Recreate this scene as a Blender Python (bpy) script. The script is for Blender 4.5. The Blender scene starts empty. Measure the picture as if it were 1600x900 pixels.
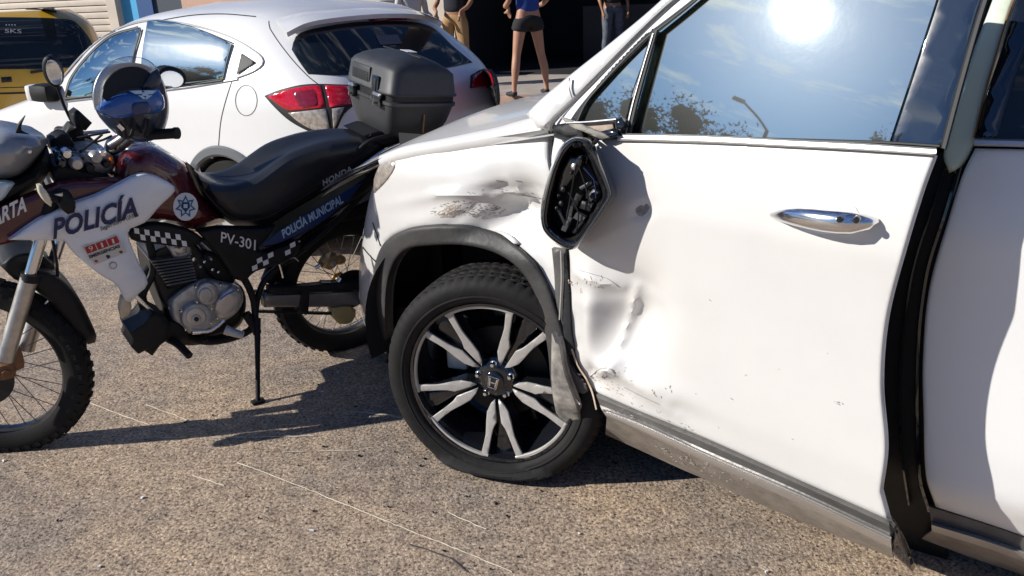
import bpy, bmesh, math, random
import numpy as np
from mathutils import Vector, Matrix
from mathutils.geometry import delaunay_2d_cdt
from mathutils.bvhtree import BVHTree
S = bpy.context.scene
COL = S.collection
rad = math.radians
random.seed(7); rng = np.random.default_rng(7)

# ------------------------------------------------------------------ camera, sky, sun, exposure
FPX, PITCH, ROLL, CAMH = 1300.0, rad(20), rad(-2.5), 1.5
_r = Vector((1, 0, 0)); _u = Vector((0, math.sin(PITCH), math.cos(PITCH))); CFW = Vector((0, math.cos(PITCH), -math.sin(PITCH)))
CRT = _r*math.cos(ROLL) + _u*math.sin(ROLL); CUP = -_r*math.sin(ROLL) + _u*math.cos(ROLL)
CPOS = Vector((0, 0, CAMH))
cd = bpy.data.cameras.new('camera'); cam = bpy.data.objects.new('camera', cd); COL.objects.link(cam)
cd.sensor_width = 36; cd.lens = FPX/1600*36; cd.clip_end = 2000; cd.clip_start = .05
cam.matrix_world = Matrix(((CRT.x, CUP.x, -CFW.x, CPOS.x), (CRT.y, CUP.y, -CFW.y, CPOS.y), (CRT.z, CUP.z, -CFW.z, CPOS.z), (0, 0, 0, 1)))
S.camera = cam
S.render.resolution_x, S.render.resolution_y = 1024, 576
S.view_settings.view_transform = 'Standard'; S.view_settings.look = 'None'; S.view_settings.gamma = 1
S.view_settings.exposure = 0.24

SAZ, SEL = rad(10), rad(29)                       # sun stands to the left, slightly behind the camera
sdir = Vector((-math.cos(SAZ)*math.cos(SEL), -math.sin(SAZ)*math.cos(SEL), math.sin(SEL)))
W = bpy.data.worlds.new('World'); S.world = W; W.use_nodes = True
nt = W.node_tree; nt.nodes.clear()
def N(t, **k):
    n = nt.nodes.new(t)
    for a, b in k.items():
        if a.startswith('i_'): n.inputs[int(a[2:]) if a[2:].isdigit() else a[2:]].default_value = b
        else: setattr(n, a, b)
    return n
sky = N('ShaderNodeTexSky', sky_type='NISHITA', sun_disc=False, sun_elevation=SEL, sun_rotation=math.atan2(sdir.x, sdir.y), dust_density=.6, air_density=1.3, ozone_density=3.0)
tc = N('ShaderNodeTexCoord'); mp = N('ShaderNodeMapping'); mp.inputs['Scale'].default_value = (2.6, 2.6, 15.0)
nz = N('ShaderNodeTexNoise', i_Scale=2.1, i_Detail=10.0, i_Roughness=.62, i_Distortion=.35)
cr = N('ShaderNodeValToRGB'); cr.color_ramp.elements[0].position = .54; cr.color_ramp.elements[1].position = .66
mx = N('ShaderNodeMix', data_type='RGBA'); mx.inputs[7].default_value = (9.5, 11, 14, 1)
bg = N('ShaderNodeBackground', i_Strength=.05); wo = N('ShaderNodeOutputWorld')
L = nt.links.new
L(tc.outputs['Generated'], mp.inputs[0]); L(mp.outputs[0], nz.inputs['Vector']); L(nz.outputs['Fac'], cr.inputs[0])
L(cr.outputs[0], mx.inputs[0]); tn = N('ShaderNodeMix', data_type='RGBA', blend_type='MULTIPLY'); tn.inputs[0].default_value = 1; tn.inputs[7].default_value = (.33, .60, 1.14, 1); L(sky.outputs[0], tn.inputs[6]); L(tn.outputs[2], mx.inputs[6]); L(mx.outputs[2], bg.inputs[0]); L(bg.outputs[0], wo.inputs[0])
sl = bpy.data.lights.new('sun', 'SUN'); sun = bpy.data.objects.new('sun', sl); COL.objects.link(sun)
sl.energy = 4.8; sl.angle = rad(.5); sl.color = (1, .955, .88)
sun.rotation_euler = sdir.to_track_quat('Z', 'Y').to_euler()

# ------------------------------------------------------------------ materials
def mat(name, col, rough=.5, metal=0., coat=0., var=.0, vs=12., bump=0., bs=60., spec=.5, col2=None, ior=None, det=6.):
    m = bpy.data.materials.new(name); m.use_nodes = True; t = m.node_tree; p = t.nodes['Principled BSDF']
    p.inputs['Base Color'].default_value = (*col, 1); p.inputs['Roughness'].default_value = rough
    p.inputs['Metallic'].default_value = metal; p.inputs['Coat Weight'].default_value = coat
    p.inputs['Coat Roughness'].default_value = .06; p.inputs['Specular IOR Level'].default_value = spec
    if ior: p.inputs['IOR'].default_value = ior
    if var or bump:
        c = t.nodes.new('ShaderNodeTexCoord')
    if var:
        n = t.nodes.new('ShaderNodeTexNoise'); n.inputs['Scale'].default_value = vs; n.inputs['Detail'].default_value = det
        n.inputs['Roughness'].default_value = .65
        t.links.new(c.outputs['Object'], n.inputs['Vector'])
        r = t.nodes.new('ShaderNodeValToRGB'); r.color_ramp.elements[0].position = .3; r.color_ramp.elements[1].position = .7
        a = col2 or tuple(min(1, x*(1+var)) for x in col); b = tuple(x*(1-var) for x in col) if not col2 else col
        r.color_ramp.elements[0].color = (*b, 1); r.color_ramp.elements[1].color = (*a, 1)
        t.links.new(n.outputs['Fac'], r.inputs[0]); t.links.new(r.outputs[0], p.inputs['Base Color'])
        q = t.nodes.new('ShaderNodeMapRange'); q.inputs[3].default_value = max(.02, rough*.75); q.inputs[4].default_value = min(1, rough*1.3)
        t.links.new(n.outputs['Fac'], q.inputs[0]); t.links.new(q.outputs[0], p.inputs['Roughness'])
    if bump:
        n = t.nodes.new('ShaderNodeTexNoise'); n.inputs['Scale'].default_value = bs; n.inputs['Detail'].default_value = 5
        b = t.nodes.new('ShaderNodeBump'); b.inputs['Strength'].default_value = bump; b.inputs['Distance'].default_value = .003
        t.links.new(c.outputs['Object'], n.inputs['Vector']); t.links.new(n.outputs['Fac'], b.inputs['Height']); t.links.new(b.outputs[0], p.inputs['Normal'])
    return m
def glass_mat(name, tint, refl=.4, see=.25, rough=.015, dust=.06, drough=.28, rcol=(.75, .9, 1.), haze=0.):
    """tinted window film: a share of mirror, a share of clear tint, the rest dark"""
    m = bpy.data.materials.new(name); m.use_nodes = True; t = m.node_tree; t.nodes.clear()
    A = lambda k: t.nodes.new(k)
    o = A('ShaderNodeOutputMaterial'); g = A('ShaderNodeBsdfGlossy'); g.inputs['Roughness'].default_value = rough; g.inputs['Color'].default_value = (*rcol, 1)
    g2 = A('ShaderNodeBsdfGlossy'); g2.inputs['Roughness'].default_value = drough; g2.inputs['Color'].default_value = (1, .97, .92, 1)
    gm = A('ShaderNodeMixShader'); gm.inputs[0].default_value = dust
    c_ = A('ShaderNodeTexCoord'); n_ = A('ShaderNodeTexNoise'); n_.inputs['Scale'].default_value = 9; n_.inputs['Detail'].default_value = 6; b_ = A('ShaderNodeBump'); b_.inputs['Strength'].default_value = .10; b_.inputs['Distance'].default_value = .006
    t.links.new(c_.outputs['Object'], n_.inputs['Vector']); t.links.new(n_.outputs['Fac'], b_.inputs['Height']); t.links.new(b_.outputs[0], g2.inputs['Normal'])
    t.links.new(g.outputs[0], gm.inputs[1]); t.links.new(g2.outputs[0], gm.inputs[2])
    if haze:
        g3 = A('ShaderNodeBsdfGlossy'); g3.inputs['Roughness'].default_value = .30; hm = A('ShaderNodeMixShader'); hm.inputs[0].default_value = haze; t.links.new(gm.outputs[0], hm.inputs[1]); t.links.new(g3.outputs[0], hm.inputs[2]); gm = hm
    tr = A('ShaderNodeBsdfTransparent'); tr.inputs[0].default_value = (*tint, 1)
    d = A('ShaderNodeBsdfDiffuse'); d.inputs[0].default_value = (.012, .018, .026, 1)
    m1 = A('ShaderNodeMixShader'); m1.inputs[0].default_value = see; t.links.new(d.outputs[0], m1.inputs[1]); t.links.new(tr.outputs[0], m1.inputs[2])
    lw = A('ShaderNodeFresnel'); lw.inputs[0].default_value = 1.5
    ad = A('ShaderNodeMath'); ad.operation = 'ADD'; ad.use_clamp = True; ad.inputs[1].default_value = refl; t.links.new(lw.outputs[0], ad.inputs[0])
    m2 = A('ShaderNodeMixShader'); t.links.new(ad.outputs[0], m2.inputs[0]); t.links.new(m1.outputs[0], m2.inputs[1]); t.links.new(gm.outputs[0], m2.inputs[2])
    t.links.new(m2.outputs[0], o.inputs[0]); return m
M = dict(
    white=mat('pearl_white_paint', (.66, .65, .63), .34, 0, .7, var=.045, vs=2.2),
    white2=mat('white_paint', (.80, .80, .795), .34, 0, .5, var=.02, vs=2),
    jamb=mat('pale_jamb_paint', (.70, .78, .64), .4, 0, .5),
    shroud=mat('white_plastic', (.82, .84, .88), .28, 0, .4, var=.04, vs=9),
    maroon=mat('maroon_paint', (.085, .010, .016), .25, 0, .8, var=.25, vs=14),
    black=mat('black_plastic', (.009, .0095, .011), .55, spec=.3, var=.3, vs=25, bump=.15, bs=300),
    trim=mat('grey_black_trim', (.055, .055, .058), .5, var=.35, vs=10, col2=(.12, .115, .11), bump=.1, bs=200),
    scuff=mat('scraped_plastic', (.10, .095, .09), .7, var=.5, vs=22, col2=(.38, .35, .31), bump=.5, bs=90),
    gloss=mat('gloss_black', (.008, .009, .012), .06, 0, 1.),
    rubber=mat('tyre_rubber', (.008, .008, .0085), .8, spec=.25, var=.4, vs=18, col2=(.020, .019, .018), bump=.3, bs=120),
    dustrub=mat('dusty_tyre_rubber', (.006, .006, .007), .7, var=.5, vs=9, spec=.25, col2=(.020, .019, .018), bump=.3, bs=90),
    chrome=mat('chrome', (.85, .85, .86), .16, 1.),
    bright=mat('brushed_sill_metal', (.58, .56, .54), .33, .6, var=.12, vs=6, bump=.1, bs=80),
    archtrim=mat('faded_arch_plastic', (.030, .031, .034), .55, var=.5, vs=7, col2=(.055, .052, .049), bump=.4, bs=70),
    alu=mat('machined_aluminium', (.46, .44, .415), .42, .25, 0, var=.12, vs=30),
    cast=mat('cast_engine_metal', (.50, .50, .49), .4, .45, 0, var=.3, vs=22, bump=.3, bs=120),
    darkmetal=mat('dark_metal', (.028, .028, .030), .45, .6, var=.3, vs=20),
    steel=mat('fork_steel', (.50, .47, .43), .35, .8, var=.25, vs=16),
    rust=mat('rusty_brown', (.22, .11, .055), .7, .3, var=.4, vs=30),
    gold=mat('gold_anodised', (.50, .33, .14), .4, .6, var=.3, vs=20),
    seat=mat('seat_vinyl', (.014, .016, .021), .38, bump=.25, bs=260, var=.2, vs=8),
    case=mat('grey_case_plastic', (.030, .032, .036), .48, bump=.3, bs=420, var=.15, vs=20),
    navy=mat('navy_print', (.006, .016, .085), .4), blue=mat('blue_sticker', (.016, .040, .145), .35),
    lblue=mat('pale_blue_print', (.42, .60, .78), .45), wprint=mat('white_print', (.75, .75, .75), .45),
    grey=mat('grey_print', (.33, .34, .36), .45), redp=mat('red_print', (.42, .012, .03), .45), blackp=mat('black_print', (.02, .02, .025), .5),
    amber=mat('amber_lens', (.7, .16, .02), .2, 0, .5), red=mat('red_lens', (.55, .006, .02), .12, 0, 1, var=.35, vs=60),
    dred=mat('dark_red_lens', (.20, .006, .018), .15, 0, 1, var=.3, vs=60), clear=mat('clear_lens', (.50, .44, .38), .15, .3, 1., var=.45, vs=45),
    helmblue=mat('helmet_blue', (.02, .095, .34), .26, 0, 1.), navyplastic=mat('navy_helmet_shell', (.014, .022, .045), .38, 0, .3),
    liner=mat('helmet_lining', (.014, .017, .026), .9), seal=mat('window_seal', (.01, .011, .013), .6),
    well=mat('wheel_well_lining', (.014, .015, .018), .85, var=.3, vs=14), inside=mat('cabin_plastic', (.05, .055, .065), .7),
    yellow=mat('yellow_paint', (.60, .35, .03), .35, 0, .5, var=.08, vs=4),
    amberscuff=mat('brown_scrape', (.50, .40, .31), .75, var=.35, vs=60), greyscuff=mat('grey_scrape', (.16, .15, .14), .75, var=.6, vs=60, col2=(.5, .47, .43)),
    glass=glass_mat('suv_window_film', (.30, .45, .55), refl=.70, see=.75, dust=.0007, drough=.13, rcol=(.74, .84, .72), haze=.010),
    glass2=glass_mat('crossover_glass', (.2, .3, .36), refl=.80, see=.2, dust=.0018, drough=.14, rcol=(.74, .84, .72), haze=.008),
    dglass=glass_mat('dark_rear_glass', (.1, .1, .12), refl=.015, see=.25, dust=.12, rcol=(.95, .8, .66)),
    pglass=glass_mat('gloss_pillar', (.02, .02, .03), refl=.14, see=0., dust=.02, drough=.2, rcol=(.7, .75, .8)),
    visor=glass_mat('clear_visor', (.93, .95, .97), refl=.10, see=.93, dust=.5, drough=.35, rcol=(1, 1, 1)),
    mirror=mat('mirror_glass', (.85, .88, .9), .03, 1.),
)
# ------------------------------------------------------------------ helpers: rays, frames, surfaces
def rays(px):
    px = np.asarray(px, float)
    return (np.outer((px[:, 0]-800)/FPX, CRT) + np.outer((450-px[:, 1])/FPX, CUP) + np.array(CFW))
class Frame:
    def __init__(s, o, ex, lean=0.):
        ex = np.array([ex[0], ex[1], 0.]); ex /= np.linalg.norm(ex); ey = np.array([-ex[1], ex[0], 0.]); ez = np.array([0, 0, 1.])
        ey, ez = ey*math.cos(lean)-ez*math.sin(lean), ez*math.cos(lean)+ey*math.sin(lean)
        s.R = np.array([ex, ey, ez]); s.o = np.array(o, float)
        s.c = s.R @ (np.array(CPOS)-s.o)
    def mat(s):
        m = Matrix.Identity(4)
        for i in range(3):
            for j in range(3): m[i][j] = s.R[j][i]
            m[i][3] = s.o[i]
        return m
    def d(s, px): return rays(px) @ s.R.T
    def w2l(s, p): return s.R @ (np.array(p)-s.o)
    def l2w(s, p): return s.R.T @ np.array(p) + s.o
    def plane(s, px, y, ax=1):
        d = s.d(px); k = (y-s.c[ax])/d[:, ax]; return s.c + d*np.asarray(k)[:, None]
    def p(s, x, y, off=0., ax=1): return s.plane([(x, y)], off, ax)[0]
def flat(F, y=0., ax=1):
    def hit(px, off=0.):
        return F.plane(px, np.full(len(px), y)+off, ax), np.tile(np.eye(3)[ax], (len(px), 1))
    return hit
def curved(F, f, ax=1):
    """surface coord[ax] = f(local points)"""
    def hit(px, off=0.):
        y = np.zeros(len(px))+f(F.plane(px, np.zeros(len(px)), ax))
        for _ in range(9): P = F.plane(px, y+off, ax); y = .3*y+.7*f(P)
        P = F.plane(px, y+off, ax)
        a, b = [(1, 2), (0, 2), (0, 1)][ax]; h = .004
        nr = np.zeros_like(P); nr[:, ax] = 1
        for q in (a, b):
            A = P.copy(); A[:, q] += h; B = P.copy(); B[:, q] -= h; nr[:, q] = -(f(A)-f(B))/(2*h)
        nr /= np.linalg.norm(nr, axis=1)[:, None]
        return P, nr
    return hit
def onmesh(F, bvh, fall):
    def hit(px, off=0.):
        d = F.d(px); off = np.zeros(len(px))+off; P = []; n = []
        for i, q in enumerate(d):
            h, nn, _, _ = bvh.ray_cast(Vector(F.c), Vector(q))
            if h is None:
                k = (fall-F.c[1])/q[1]; h = Vector(F.c+q*k); nn = Vector((0, 1, 0))
            P.append(np.array(h)+np.array(nn)*off[i]); n.append(np.array(nn))
        return np.array(P), np.array(n)
    return hit
# ------------------------------------------------------------------ helpers: objects
def link(name, verts, faces, m, parent=None, smooth=True, mats=None, fm=None):
    me = bpy.data.meshes.new(name); me.from_pydata([tuple(v) for v in verts], [], [tuple(int(i) for i in f) for f in faces])
    for k in ([m] if mats is None else mats): me.materials.append(k)
    if fm is not None: me.polygons.foreach_set('material_index', fm)
    if smooth: me.polygons.foreach_set('use_smooth', [True]*len(me.polygons))
    o = bpy.data.objects.new(name, me); COL.objects.link(o)
    if parent: o.parent = parent
    if smooth: me.set_sharp_from_angle(angle=rad(40))
    return o
def empty(name, F, label, cat, group=None):
    e = bpy.data.objects.new(name, None); COL.objects.link(e); e.empty_display_size = .1
    e.matrix_world = F.mat() if isinstance(F, Frame) else F
    e['label'] = label; e['category'] = cat
    if group: e['group'] = group
    return e
def node(name, parent, label=None):
    e = bpy.data.objects.new(name, None); COL.objects.link(e); e.parent = parent
    if label: e['label'] = label
    return e
def spl(pts, step, closed=True):
    P = [np.array(p[:2], float) for p in pts]; C = [len(p) > 2 for p in pts]; n = len(P); out = []
    rng_ = range(n if closed else n-1)
    for i in rng_:
        a, b = P[i], P[(i+1) % n]; L_ = np.linalg.norm(b-a)
        if L_ < 1e-6: continue
        def tan(j):
            if C[j] or (not closed and j in (0, n-1)): return None
            t = P[(j+1) % n]-P[j-1]; return t/max(1e-9, np.linalg.norm(t))
        ta, tb = tan(i), tan((i+1) % n); s = (b-a)/L_
        ta = s if ta is None else ta; tb = s if tb is None else tb
        k = max(1, int(L_/step))
        for q in range(k):
            t = q/k; out.append((2*t**3-3*t*t+1)*a+(t**3-2*t*t+t)*ta*L_+(-2*t**3+3*t*t)*b+(t**3-t*t)*tb*L_)
    if not closed: out.append(P[-1])
    return np.array(out)
def bdist(P, B):
    A = B; D = np.roll(B, -1, 0)-B; L2 = (D**2).sum(1)+1e-12; out = np.empty(len(P))
    for i in range(0, len(P), 800):
        q = P[i:i+800, None]-A[None]; t = np.clip((q*D).sum(2)/L2, 0, 1); out[i:i+800] = np.sqrt(((q-t[..., None]*D)**2).sum(2)).min(1)
    return out
def inside(P, B):
    c = np.zeros(len(P), bool); D = np.roll(B, -1, 0)
    for a, b in zip(B, D):
        k = (a[1] > P[:, 1]) != (b[1] > P[:, 1]); x = (b[0]-a[0])*(P[:, 1]-a[1])/((b[1]-a[1]) or 1e-9)+a[0]; c ^= k & (P[:, 0] < x)
    return c
def mesh2d(pts, res, e):
    B = spl(pts, min(res, 8)); n = len(B); dn = np.roll(B, -1, 0)-np.roll(B, 1, 0); dn /= np.linalg.norm(dn, axis=1)[:, None]+1e-9
    area = .5*np.sum(B[:, 0]*np.roll(B[:, 1], -1)-np.roll(B[:, 0], -1)*B[:, 1]); nr = np.stack([-dn[:, 1], dn[:, 0]], 1)*(1 if area > 0 else -1)
    I = []
    if e > 0:
        for k in (.08, .25, .55, 1.):
            Q = B+nr*e*k; ok = inside(Q, B) & (bdist(Q, B) > e*k*.93); I.append(Q[ok])
    lo, hi = B.min(0), B.max(0); gx = np.arange(lo[0], hi[0], res); gy = np.arange(lo[1], hi[1], res*.87)
    G = np.array([(x+(j % 2)*res/2, y) for j, y in enumerate(gy) for x in gx]) if len(gx) and len(gy) else np.zeros((0, 2))
    if len(G):
        G = G[inside(G, B)]
        if len(G): G = G[bdist(G, B) > max(e*1.15, res*.4)]
        I.append(G)
    V = np.vstack([B]+I) if I else B
    r = delaunay_2d_cdt([Vector(v) for v in V], [(i, (i+1) % n) for i in range(n)], [], 1, 1e-4)
    V2 = np.array([tuple(v) for v in r[0]]); T = np.array([f for f in r[2] if len(f) == 3])
    return V2, T, B
def panel(name, pts, hit, m, parent, res=12, e=3., dep=.004, th=.008, off=0., mirror=None, prof=None, smooth=True, pillow=False):
    V, T, B = mesh2d(pts, res, e); d = bdist(V, B); t = np.clip(d/max(e, 1e-6), 0, 1)
    o = off-dep*(1-np.sqrt(np.clip(1-(1-t)**2, 0, 1))) if e > 0 else np.full(len(V), off)
    if prof is not None: o = o+prof(V, d)
    P, nr = hit(V, o)
    c = np.array(hit.__closure__[0].cell_contents.c) if False else None
    tri = T.copy()
    # orient towards the viewer: pixel-space winding
    a = V[tri[:, 0]]; b = V[tri[:, 1]]; cc = V[tri[:, 2]]; s = (b[:, 0]-a[:, 0])*(cc[:, 1]-a[:, 1])-(b[:, 1]-a[:, 1])*(cc[:, 0]-a[:, 0])
    tri[s > 0] = tri[s > 0][:, ::-1]
    ed = {}
    for f in tri:
        for i in range(3):
            k = (f[i], f[(i+1) % 3]); ed[k] = 1
    bd = [k for k in ed if (k[1], k[0]) not in ed]
    nV = len(V)
    if mirror is None: Q = P-nr*th
    else:
        Q = P.copy(); Q[:, 1] = 2*mirror-P[:, 1]
    F_ = [tuple(f) for f in tri]+[tuple(nV+i for i in f[::-1]) for f in tri]+[(b_, a_, nV+a_, nV+b_) for a_, b_ in bd]
    return link(name, np.vstack([P, Q]), F_, m, parent, smooth)
def cat(pts, step):
    """smooth 3-D polyline"""
    P = np.array(pts, float); n = len(P)
    if n < 3: return P
    out = []
    for i in range(n-1):
        a, b = P[i], P[i+1]; ta = (P[i+1]-P[i-1])/2 if i else b-a; tb = (P[i+2]-P[i])/2 if i+2 < n else b-a
        k = max(1, int(np.linalg.norm((b-a)[:3])/step))
        for q in range(k):
            t = q/k; out.append((2*t**3-3*t*t+1)*a+(t**3-2*t*t+t)*ta+(-2*t**3+3*t*t)*b+(t**3-t*t)*tb)
    out.append(P[-1]); return np.array(out)
def tubemesh(pts, r, n=10, closed=False, step=.02, raw=False, flat_=1., up=(0, 0, 1)):
    r = np.broadcast_to(np.asarray(r, float), (len(pts),)) if np.ndim(r) == 0 else np.asarray(r, float)
    P = np.hstack([np.array(pts, float), r[:, None]])
    if not raw: P = cat(P, step)
    C, Rr = P[:, :3], P[:, 3]; T = np.gradient(C, axis=0); 
    if closed: T = np.roll(C, -1, 0)-np.roll(C, 1, 0)
    T /= np.linalg.norm(T, axis=1)[:, None]+1e-12
    V = []; F_ = []; k = len(C); ref = np.array(up, float)
    if abs(T[0] @ ref) > .95: ref = np.array([0, 1., 0]) if abs(T[0][1]) < .9 else np.array([1., 0, 0])
    u = ref-T[0]*(ref @ T[0]); u /= np.linalg.norm(u)
    for i in range(k):
        u = u-T[i]*(u @ T[i]); u /= np.linalg.norm(u); w = np.cross(T[i], u)
        for j in range(n):
            a = 2*math.pi*j/n; V.append(C[i]+Rr[i]*(math.cos(a)*u+math.sin(a)*w*flat_))
    for i in range(k if closed else k-1):
        for j in range(n):
            a = i*n+j; b = i*n+(j+1) % n; c = ((i+1) % k)*n+(j+1) % n; d = ((i+1) % k)*n+j; F_.append((a, b, c, d))
    if not closed: F_.append(tuple(range(n))[::-1]); F_.append(tuple((k-1)*n+j for j in range(n)))
    return V, F_
def tube(name, pts, r, m, parent, **k):
    V, F_ = tubemesh(pts, r, **k); return link(name, V, F_, m, parent)
def lathe(name, prof, c, m, parent, ax=1, n=40, basis=None, mats=None, arc=None, offs=None):
    """prof: (radius, along) pairs about an axis"""
    V = []; k = len(prof); B_ = basis if basis is not None else np.roll(np.eye(3), ax-2, axis=0)  # rows u,v,axis
    if basis is None:
        A = np.eye(3)[ax]; U = np.eye(3)[(ax+1) % 3]; W_ = np.eye(3)[(ax+2) % 3]; B_ = np.array([U, W_, A])
    for i in range(n):
        a = 2*math.pi*i/n
        for r_, h in prof: V.append(np.array(c)+B_[0]*r_*math.cos(a)+B_[1]*r_*math.sin(a)+B_[2]*h)
    F_ = [(i*k+j, ((i+1) % n)*k+j, ((i+1) % n)*k+j+1, i*k+j+1) for i in range(n) for j in range(k-1)]
    return link(name, V, F_, m, parent)
def merge(parts):
    V = []; F_ = []
    for v, f in parts:
        b = len(V); V += [tuple(x) for x in v]; F_ += [tuple(i+b for i in q) for q in f]
    return V, F_
def boxm(c, s, R=None, bev=0.):
    c = np.array(c, float); s = np.array(s, float)/2; R = np.eye(3) if R is None else np.array(R)
    if bev <= 0:
        V = [c+R.T @ (s*np.array([a, b, d])) for a in (-1, 1) for b in (-1, 1) for d in (-1, 1)]
        return V, [(0, 1, 3, 2), (4, 6, 7, 5), (0, 4, 5, 1), (2, 3, 7, 6), (0, 2, 6, 4), (1, 5, 7, 3)]
    bm = bmesh.new(); bmesh.ops.create_cube(bm, size=1)
    for v in bm.verts: v.co = Vector((v.co.x*2*s[0], v.co.y*2*s[1], v.co.z*2*s[2]))
    bmesh.ops.bevel(bm, geom=bm.edges[:], offset=bev, segments=2, affect='EDGES', profile=.6)
    V = [c+R.T @ np.array(v.co) for v in bm.verts]; bm.verts.index_update(); F_ = [tuple(v.index for v in f.verts) for f in bm.faces]; bm.free(); return V, F_
def box(name, c, s, m, parent=None, R=None, bev=.0): 
    V, F_ = boxm(c, s, R, bev); return link(name, V, F_, m, parent, smooth=bev > 0)
def loft(name, lines, offs, hit, m, parent, n=40, th=.01, close=True):
    """skin between pixel polylines, each lifted off the surface by its own amount"""
    V = []; 
    for ln, o in zip(lines, offs):
        B = spl(ln, 6, closed=False); s = np.concatenate([[0], np.cumsum(np.linalg.norm(np.diff(B, axis=0), axis=1))]); t = np.linspace(0, s[-1], n)
        Q = np.stack([np.interp(t, s, B[:, 0]), np.interp(t, s, B[:, 1])], 1)
        P, nr = hit(Q, o); V.append(P)
    k = len(V); V = np.array(V); back = V-np.array([0, th, 0]); A = np.vstack([V.reshape(-1, 3), back.reshape(-1, 3)]); o = k*n
    F_ = []
    for i in range(k-1):
        for j in range(n-1):
            a, b, c, d = i*n+j, i*n+j+1, (i+1)*n+j+1, (i+1)*n+j; F_ += [(a, d, c, b), (o+a, o+b, o+c, o+d)]
    for j in range(n-1): F_ += [(j, j+1, o+j+1, o+j), ((k-1)*n+j, o+(k-1)*n+j, o+(k-1)*n+j+1, (k-1)*n+j+1)]
    for i in range(k-1): F_ += [(i*n, o+i*n, o+(i+1)*n, (i+1)*n), (i*n+n-1, (i+1)*n+n-1, o+(i+1)*n+n-1, o+i*n+n-1)]
    me = link(name, A, F_, m, parent)
    bm = bmesh.new(); bm.from_mesh(me.data); bmesh.ops.recalc_face_normals(bm, faces=bm.faces[:]); bm.to_mesh(me.data); bm.free()
    return me
def strip(name, line, w, hit, m, parent, h=.004, off=.0, closed=False):
    """thin raised moulding that follows a pixel line; w in pixels"""
    B = spl(line, 6, closed=closed)
    if closed: B = np.vstack([B, B[:1]])
    T = np.gradient(B, axis=0); T /= np.linalg.norm(T, axis=1)[:, None]+1e-9; Nn = np.stack([-T[:, 1], T[:, 0]], 1)
    prof = [(-.5, -.001), (-.5, h*.6), (-.25, h), (.25, h), (.5, h*.6), (.5, -.001)]
    V = []; k = len(prof); ww = np.broadcast_to(w, (len(B),)) if np.ndim(w) == 0 else np.interp(np.linspace(0, 1, len(B)), np.linspace(0, 1, len(w)), w)
    for a, o in prof:
        P, nr = hit(B+Nn*a*ww[:, None], off+o); V.append(P)
    V = np.array(V); n = len(B); F_ = []
    for i in range(k):
        for j in range(n-1): F_.append((i*n+j, i*n+j+1, ((i+1) % k)*n+j+1, ((i+1) % k)*n+j))
    F_ += [tuple(i*n for i in range(k)), tuple(i*n+n-1 for i in range(k))[::-1]]
    o = link(name, V.reshape(-1, 3), F_, m, parent); bm = bmesh.new(); bm.from_mesh(o.data); bmesh.ops.recalc_face_normals(bm, faces=bm.faces[:]); bm.to_mesh(o.data); bm.free(); return o
def lettering(text, a, b, hpx, hit, m, parent, off=.003, bold=.0, shear=0., up=None, name='lettering', font_space=1.):
    cu = bpy.data.curves.new('t', 'FONT'); cu.body = text; cu.size = 1; cu.offset = bold; cu.shear = shear; cu.space_character = font_space; cu.resolution_u = 3
    ob = bpy.data.objects.new('t', cu); COL.objects.link(ob); bpy.context.view_layer.update()
    me = bpy.data.meshes.new_from_object(ob.evaluated_get(bpy.context.evaluated_depsgraph_get())); bpy.data.objects.remove(ob)
    V = np.array([v.co[:2] for v in me.vertices]); F_ = [tuple(p.vertices) for p in me.polygons]
    x0, x1 = V[:, 0].min(), V[:, 0].max(); a = np.array(a, float); b = np.array(b, float); d = b-a
    upv = np.array(up, float) if up is not None else np.array([d[1], -d[0]])/np.linalg.norm(d)
    if upv[1] > 0 and up is None: upv = -upv
    Q = a+np.outer((V[:, 0]-x0)/(x1-x0), d)+np.outer(V[:, 1]/.70*hpx, upv)
    P, _ = hit(Q, off); n = len(P); P2, _ = hit(Q, off-.0012)
    ed = {}
    for f in F_:
        for i in range(len(f)): ed[(f[i], f[(i+1) % len(f)])] = 1
    bd = [k for k in ed if (k[1], k[0]) not in ed]
    return link(name, np.vstack([P, P2]), F_+[(q[1], q[0], n+q[0], n+q[1]) for q in bd], m, parent, smooth=False)
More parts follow.
